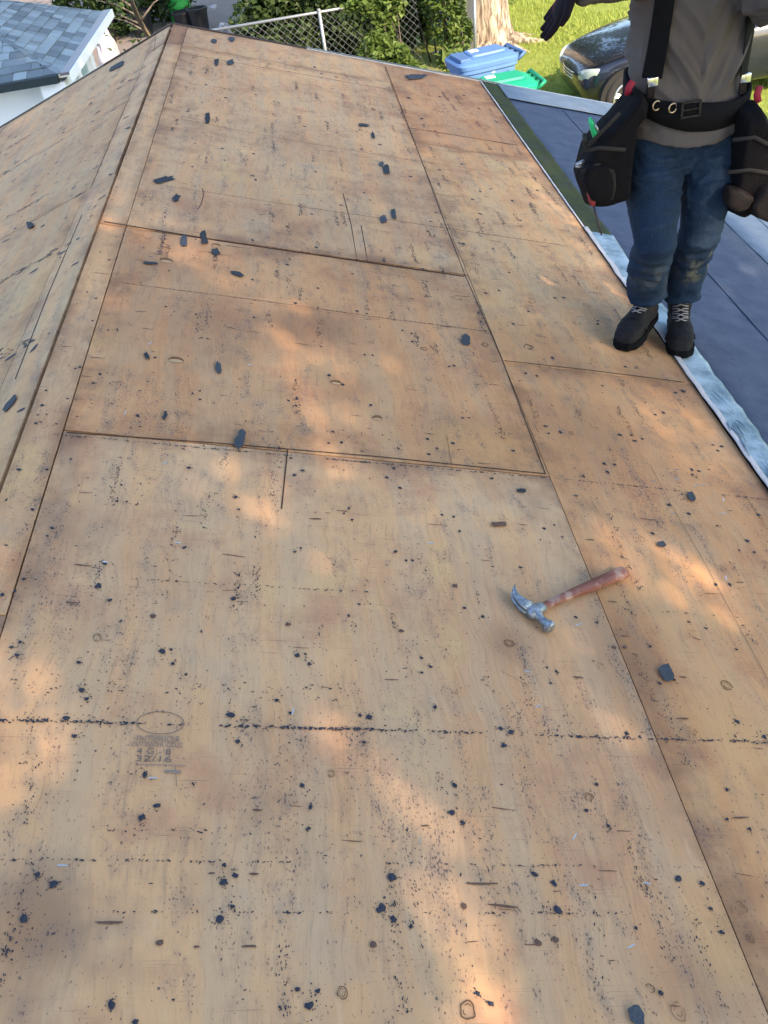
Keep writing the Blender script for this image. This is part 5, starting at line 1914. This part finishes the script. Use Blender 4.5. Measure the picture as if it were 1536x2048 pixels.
# ------------------------------------------------------------------ bins and yard things
def wheelie_bin(px, py, rz, name, label, col, printed):
    c = atz(px, py, GZ + 1.06)
    t = tag(empty(name, (c.x, c.y, GZ), R(rz)), label, 'bin')
    m = simple(name + '_plastic', col, 0.5, 0.1, 8, 0.15)
    dk = simple(name + '_plastic_worn', tuple(q * .75 for q in col), 0.55, 0.1, 8)
    wh = simple('white_sticker', (0.75, 0.80, 0.85), 0.6)
    rub = simple('bin_rubber', (0.02, 0.02, 0.022), 0.8)
    bm = bmesh.new()
    loft(bm, [((0.04, 0, .06), .24, .23), ((0.03, 0, .12), .265, .25), ((.0, 0, .55), .33, .28), ((0, 0, .92), .37, .305), ((0, 0, .94), .395, .325), ((0, 0, .985), .395, .325)], 32, 6)
    bmo('tub', bm, m, t)
    for y in (-1, 1):                # ribs moulded in the sides
        for x in (-.22, .22):
            bm = bmesh.new()
            box(bm, (x, y * .288, .62), (.012, .012, .30), Matrix.Rotation(R(-y * 3.5), 4, 'X'))
            bmo('rib', bm, dk, t)
    bm = bmesh.new()
    loft(bm, [((0, 0, .987), .405, .335), ((0, 0, 1.03), .41, .34), ((-.005, 0, 1.05), .385, .315), ((0, 0, 1.07), .33, .25), ((0.0, 0, 1.078), .30, .22)], 36, 6)
    lid = bmo('lid', bm, m, t)
    bm = bmesh.new()
    loft(bm, [((.06, .03, 1.076), .24, .17), ((.06, .03, 1.10), .225, .155)], 28, 7)
    bmo('lid_panel', bm, m, lid)
    bm = bmesh.new()
    box(bm, (-.29, -.02, 1.08), (.07, .20, .022))
    bevel(bm, .012)
    bmo('lid_grip', bm, dk, lid)
    bm = bmesh.new()
    box(bm, (-.07, .08, 1.1035), (.055, .05, .002))
    bmo('sticker', bm, wh, lid)
    bm = bmesh.new()
    tube(bm, [(.38, -.27, .98), (.47, -.27, 1.04), (.47, .27, 1.04), (.38, .27, .98)], .022, 10)
    bmo('handle', bm, dk, t, True)
    for y in (-.16, 0, .16):
        bm = bmesh.new()
        box(bm, (.425, y, 1.0), (.055, .018, .035))
        bmo('hinge', bm, dk, t)
    for y in (-.29, .29):
        bm = bmesh.new()
        bmesh.ops.create_cone(bm, segments=20, radius1=.12, radius2=.12, depth=.05, cap_ends=True, matrix=Matrix.Translation((.27, y, .12)) @ Matrix.Rotation(R(90), 4, 'X'))
        bmo('wheel', bm, rub, t)
    # white print on the side
    for body, x, z, s in ((('G 30BW', -.02, .80, .085), ('=', .03, .885, .09)) if printed else ()):
        me = text_mesh(body, s)
        o = link('print', me, wh, t)
        o.location = (x, -.3005 + (.94 - z) * .03 - .012, z)
        o.rotation_euler = (R(90 - 4), 0, 0)


wheelie_bin(962, 109, 12, 'blue_bin', 'blue wheeled bin with its lid shut, in front of the tree', (0.075, 0.165, 0.36), True)
wheelie_bin(996, 163, 4, 'green_bin', 'green lidded wheeled bin in front of the blue bin', (0.010, 0.27, 0.155), False)


def yard_things():
    rr = random.Random(9)
    blk = simple('black_pot_plastic', (0.012, 0.013, 0.016), 0.5, 0.2, 20)
    gr = simple('green_barrel_plastic', (0.025, 0.30, 0.05), 0.5, 0.2, 10)
    soil = simple('potting_soil', (0.03, 0.022, 0.015), 0.95, 0.4, 60, 0.6)

    def pot(px, py, r, h, lab, mat, rim=True, z=.0, cat='plant pot', name='plant_pot'):
        p = atz(px, py, GZ)
        t = tag(empty(name, (p.x, p.y, GZ)), lab, cat)
        bm = bmesh.new()
        loft(bm, [((0, 0, 0), r * .78, r * .78), ((0, 0, h * .9), r * .97, r * .97), ((0, 0, h * .9), r * 1.06, r * 1.06), ((0, 0, h), r * 1.06, r * 1.06), ((0, 0, h), r * .94, r * .94), ((0, 0, h * .85), r * .92, r * .92)], 24)
        bmo('pot' if name == 'plant_pot' else 'shell', bm, mat, t, False)
        bm = bmesh.new()
        bmesh.ops.create_circle(bm, cap_ends=True, segments=20, radius=r * .92, matrix=Matrix.Translation((0, 0, h * .87)))
        bmo('soil' if name == 'plant_pot' else 'lid', bm, soil if name == 'plant_pot' else mat, t)
        return t
    pot(290, 72, .26, .52, 'large black nursery pot behind the leaning sapling', blk)
    pot(376, 62, .26, .40, 'black tub under the green barrel beside the roof peak', blk)
    pot(404, 62, .22, .46, 'black nursery pot to the right of the green barrel', blk)
    pot(220, 88, .20, .42, 'black pot beside the white bundle at the shed wall', blk)
    p = atz(366, 44, GZ)
    t = tag(empty('green_barrel', (p.x, p.y, GZ)), 'bright green plastic barrel behind the roof peak', 'barrel')
    bm = bmesh.new()
    loft(bm, [((0, 0, 0), .22, .22), ((0, 0, .05), .25, .25), ((0, 0, .32), .255, .255), ((0, 0, .35), .265, .265), ((0, 0, .38), .255, .255), ((0, 0, .66), .25, .25), ((0, 0, .69), .262, .262), ((0, 0, .72), .25, .25), ((0, 0, 1.0), .245, .245), ((0, 0, 1.03), .22, .22)], 28)
    bmo('shell', bm, gr, t, True)
    bm = bmesh.new()
    bmesh.ops.create_cone(bm, segments=16, radius1=.05, radius2=.05, depth=.04, cap_ends=True, matrix=Matrix.Translation((.1, 0, 1.045)))
    bmo('cap', bm, blk, t)
    # pale bundles of plastic by the shed wall
    wm = simple('white_plastic_sheet', (0.36, 0.37, 0.40), 0.5, 0.15, 12, 0.4)
    for px, py, z, r, lab in ((213, 98, .5, .20, 'crumpled white plastic bag by the shed corner'), (222, 116, .3, .17, 'pale lumpy bag below the white bag at the shed')):
        p = atz(px, py, GZ + z)
        bm = bmesh.new()
        bmesh.ops.create_icosphere(bm, subdivisions=4, radius=r)
        for q in bm.verts:
            d = 1 + .30 * noise.noise(q.co * 7 + Vector((px, 0, 0))) + .15 * noise.noise(q.co * 19)
            q.co = Vector((q.co.x * d, q.co.y * d, q.co.z * d * (z / r) * .9 + 0))
        o = bmo('plastic_bag', bm, wm, None, True)
        o.location = (p.x, p.y, GZ + z * .8)
        tag(o, lab, 'bag')
    p = atz(206, 88, GZ + .62)
    bm = bmesh.new()
    tube(bm, [Vector((-.25, 0, .12)), Vector((0, 0, 0)), Vector((.14, -.05, -.10))], [.022, .03, .02], 8)
    o = bmo('tool_bar', bm, simple('pale_metal', (0.75, 0.78, 0.8), 0.25, metal=0.8), None, True)
    o.location = p
    tag(o, 'shiny bar leaning on the white bag at the shed corner', 'bar')
    # sunlit strip of ground in the left yard, painted as a pale flat board
    p = atz(310, 30, GZ)
    bm = bmesh.new()
    box(bm, (0, 0, .03), (.42, .10, .02))
    bevel(bm, .004)
    o = bmo('sunlit_strip', bm, simple('sunlit_strip', (0.70, 0.62, 0.48), 0.7, .1, 6), None)
    o.location = (p.x, p.y, GZ)
    o.rotation_euler = (0, 0, R(3))
    tag(o, 'pale plank lying on the bare ground of the left yard', 'patch')
    # small blue crate beyond the fence opening
    p = atz(872, 4, GZ + .4)
    bm = bmesh.new()
    box(bm, (0, 0, .2), (.22, .15, .2))
    bevel(bm, .02)
    t = tag(empty('blue_crate', (p.x, p.y, GZ)), 'dark blue crate behind the ivy at the top of the picture', 'crate')
    bmo('box', bm, simple('crate_blue', (0.02, 0.045, 0.16), 0.5), t)
    bm = bmesh.new()
    box(bm, (.02, -.153, .30), (.08, .002, .03))
    bmo('label_strip', bm, M_WHITE, t)
    # litter of white blossoms / scraps among the dark leaves
    for k, (px, py, lab) in enumerate(((427, 14, 'white paper scrap in the dark leaves right of the green barrel'), (447, 50, 'white scrap beside the left end of the fence rail'))):
        p = atz(px, py, GZ + .5)
        bm = bmesh.new()
        bmesh.ops.create_icosphere(bm, subdivisions=3, radius=.08)
        for q in bm.verts:
            q.co *= 1 + .6 * noise.noise(q.co * 22 + Vector((k * 9, 0, 0)))
            q.co.z *= .5
        o = bmo('paper_scrap', bm, wm, None)
        o.location = p
        tag(o, lab, 'paper scrap')


yard_things()


# ------------------------------------------------------------------ the parked car
def car():
    V = Vector
    t = tag(empty('parked_car', (4.24, 12.82, GZ), R(0)), 'dark navy sedan parked on the lawn, nose to the left', 'car')
    b = NB('navy_car_paint')
    v = b.coord()
    paint = b.done(b.mix(b.noise(v, 3), (0.0050, 0.0065, 0.014), (0.008, 0.010, 0.020)), 0.25, spec=0.5, Coat_Weight=0.8, Coat_Roughness=0.03)
    glass = simple('car_glass', (0.012, 0.022, 0.022), 0.04, 0.1, 2, spec=0.9, Coat_Weight=1.0)
    blk = simple('black_trim', (0.010, 0.010, 0.011), 0.6)
    rub = simple('tyre_rubber', (0.018, 0.018, 0.019), 0.85, 0.2, 40)
    alloy = simple('alloy_rim', (0.68, 0.69, 0.70), 0.3, 0.08, 20, metal=0.9)
    lens = simple('headlight_lens', (0.30, 0.36, 0.34), 0.12, 0.12, 12, spec=0.8, Coat_Weight=1.0)
    orange = simple('orange_marker', (0.85, 0.17, 0.01), 0.3)
    chrome = simple('chrome', (0.7, 0.68, 0.62), 0.2, metal=1.0)
    # profile stations: x, half width, bottom, side shoulder height, centre top
    S = [(.00, .40, .42, .52, .56), (.03, .56, .30, .58, .62), (.10, .68, .24, .64, .68), (.22, .765, .21, .70, .74), (.40, .82, .20, .74, .80), (.65, .85, .20, .79, .865), (.90, .862, .20, .83, .915), (1.10, .866, .20, .86, .95), (1.5, .87, .20, .90, .96), (2.2, .872, .20, .92, .965), (3.0, .87, .20, .93, .97), (3.5, .865, .20, .95, .99), (3.9, .84, .22, .96, 1.01), (4.2, .77, .28, .94, .99), (4.33, .68, .36, .88, .92), (4.37, .58, .45, .70, .72)]
    bm = bmesh.new()
    rings = []
    for x, w, zb, zs, zt in S:
        prof = [(0, zb), (.6 * w, zb), (.90 * w, zb + .03), (.985 * w, zb + .14), (w, (zb + zs) * .52), (.985 * w, zs - .07), (.94 * w, zs - .005), (.86 * w, zs + (zt - zs) * .42), (.70 * w, zs + (zt - zs) * .62), (.40 * w, zs + (zt - zs) * .92), (0, zt)]
        ring = [bm.verts.new((x, y, z)) for y, z in prof] + [bm.verts.new((x, -y, z)) for y, z in prof[-2:0:-1]]
        rings.append(ring)
    n = len(rings[0])
    for i in range(len(rings) - 1):
        for k in range(n):
            bm.faces.new((rings[i][k], rings[i][(k + 1) % n], rings[i + 1][(k + 1) % n], rings[i + 1][k]))
    bm.faces.new(rings[0][::-1])
    bm.faces.new(rings[-1])
    body = bmo('body', bm, paint, t, True)
    sd = body.modifiers.new('s', 'SUBSURF')
    sd.levels = sd.render_levels = 2
    # greenhouse
    bm = bmesh.new()
    G = [(.90, 1.02, 3.95, .775), (1.06, 1.28, 3.80, .74), (1.22, 1.56, 3.60, .69), (1.36, 1.84, 3.35, .635), (1.41, 2.05, 3.1, .58)]
    rs = loft(bm, [((((a + c) / 2), 0, z), (c - a) / 2, w) for z, a, c, w in G], 40, 5)
    bmo('windows', bm, glass, t, True)
    bm = bmesh.new()
    loft(bm, [((2.58, 0, 1.385), .80, .615), ((2.58, 0, 1.42), .72, .56), ((2.58, 0, 1.44), .55, .42)], 36, 5)
    bmo('roof', bm, paint, t, True)
    for sg in (-1, 1):
        for pts, r in (([(1.05, sg * .76, .92), (1.45, sg * .715, 1.17), (1.90, sg * .63, 1.40)], .032), ([(2.45, sg * .765, .93), (2.50, sg * .70, 1.2), (2.55, sg * .615, 1.40)], .035), ([(3.75, sg * .74, .96), (3.5, sg * .69, 1.24), (3.22, sg * .60, 1.41)], .05)):
            bm = bmesh.new()
            tube(bm, pts, r, 8)
            bmo('pillar', bm, paint, t, True)
        bm = bmesh.new()                # mirror
        loft(bm, [((1.42, sg * .88, .95), .03, .05), ((1.40, sg * .93, .98), .05, .085), ((1.40, sg * .94, 1.05), .05, .085), ((1.43, sg * .92, 1.09), .03, .06)], 16)
        bmo('mirror', bm, paint, t, True)
        bm = bmesh.new()                # headlight
        loft(bm, [((.040, sg * .47, .560), .025, .075, (1, 0, 0), (0, sg * .35, .93)), ((.075, sg * .55, .575), .035, .090, (1, -.2 * sg, 0), (0, 0, 1)), ((.13, sg * .63, .590), .04, .092, (.8, -.5 * sg, 0), (0, 0, 1)), ((.21, sg * .695, .610), .035, .080, (.5, -.8 * sg, 0), (0, 0, 1)), ((.29, sg * .735, .640), .010, .040, (.3, -.9 * sg, 0), (0, 0, 1))], 18)
        bmo('headlight', bm, lens, t, True)
        bm = bmesh.new()
        box(bm, (.27, sg * .785, .40), (.05, .010, .022))
        bevel(bm, .005)
        bmo('side_marker', bm, orange, t)
        bm = bmesh.new()                # door seams
        for x in (1.28, 2.42, 3.4):
            tube(bm, [(x, sg * .868, .26), (x - .01, sg * .878, .55), (x + .01, sg * .862, .86)], .004, 4)
        bmo('door_seam', bm, blk, t)
        bm = bmesh.new()                # hood seam
        tube(bm, [(.30, sg * .655, .735), (.55, sg * .70, .80), (.85, sg * .735, .862), (1.06, sg * .75, .895)], .006, 6)
        bmo('hood_seam', bm, blk, t)
    bm = bmesh.new()
    tube(bm, [(1.12, -.72, .925), (1.02, -.4, .955), (.99, 0, .965), (1.02, .4, .955), (1.12, .72, .925)], [.035, .045, .05, .045, .035], 8, True, .55)
    bmo('cowl', bm, blk, t, True)
    for y in (-.45, .15):
        bm = bmesh.new()
        tube(bm, [(1.05, y, .975), (1.20, y + .25, 1.03), (1.28, y + .48, 1.06)], .010, 6)
        bmo('wiper', bm, blk, t)
    for z in (.49, .53, .57):
        bm = bmesh.new()
        tube(bm, [(.055, -.38, z), (.0, -.2, z + .004), (-.02, 0, z + .006), (.0, .2, z + .004), (.055, .38, z)], .010, 6)
        bmo('grille_bar', bm, chrome, t, True)
    for x in (.58, 3.42):
        for sg in (-1, 1):
            w = empty('wheel', (x, sg * .80, .315))
            w.parent = t
            ax = Matrix.Rotation(R(90), 4, 'X')
            bm = bmesh.new()
            bmesh.ops.create_cone(bm, segments=40, radius1=.375, radius2=.375, depth=.14, cap_ends=True, matrix=ax)
            o = bmo('arch_liner', bm, blk, w)
            bm = bmesh.new()
            rg = []
            for k in range(40):
                a = 2 * math.pi * k / 40
                rg.append([bm.verts.new((r * math.cos(a), y * sg, r * math.sin(a))) for r, y in ((.215, .085), (.235, .098), (.28, .100), (.305, .088), (.315, .06), (.315, -.09), (.22, -.10))])
            for k in range(40):
                for j in range(6):
                    bm.faces.new((rg[k][j], rg[k][j + 1], rg[(k + 1) % 40][j + 1], rg[(k + 1) % 40][j]))
            bmo('tyre', bm, rub, w, True)
            bm = bmesh.new()
            tube(bm, [(.205 * math.cos(a), sg * .088, .205 * math.sin(a)) for a in [2 * math.pi * k / 36 for k in range(37)]], .014, 6)
            for k in range(5):
                for da in (-.13, .13):
                    a = 2 * math.pi * k / 5 + .3
                    tube(bm, [(.04 * math.cos(a + da), sg * .092, .04 * math.sin(a + da)), (.20 * math.cos(a + da * .8), sg * .088, .20 * math.sin(a + da * .8))], [.016, .014], 6)
            bmesh.ops.create_cone(bm, segments=20, radius1=.055, radius2=.05, depth=.03, cap_ends=True, matrix=Matrix.Translation((0, sg * .088, 0)) @ ax)
            bmo('rim', bm, alloy, w)
            bm = bmesh.new()
            bmesh.ops.create_cone(bm, segments=28, radius1=.205, radius2=.205, depth=.03, cap_ends=True, matrix=Matrix.Translation((0, sg * .060, 0)) @ ax)
            bmo('brake_disc', bm, simple('brake_dark', (0.03, 0.03, 0.032), 0.5, metal=0.5), w)  # plain dark disc behind the spokes
    # number plate blank and tail lights
    for sg in (-1, 1):
        bm = bmesh.new()
        loft(bm, [((4.20, sg * .60, .80), .06, .09), ((4.22, sg * .62, .88), .05, .08)], 14)
        bmo('tail_light', bm, simple('red_lens', (0.35, 0.01, 0.01), 0.2), t, True)


car()
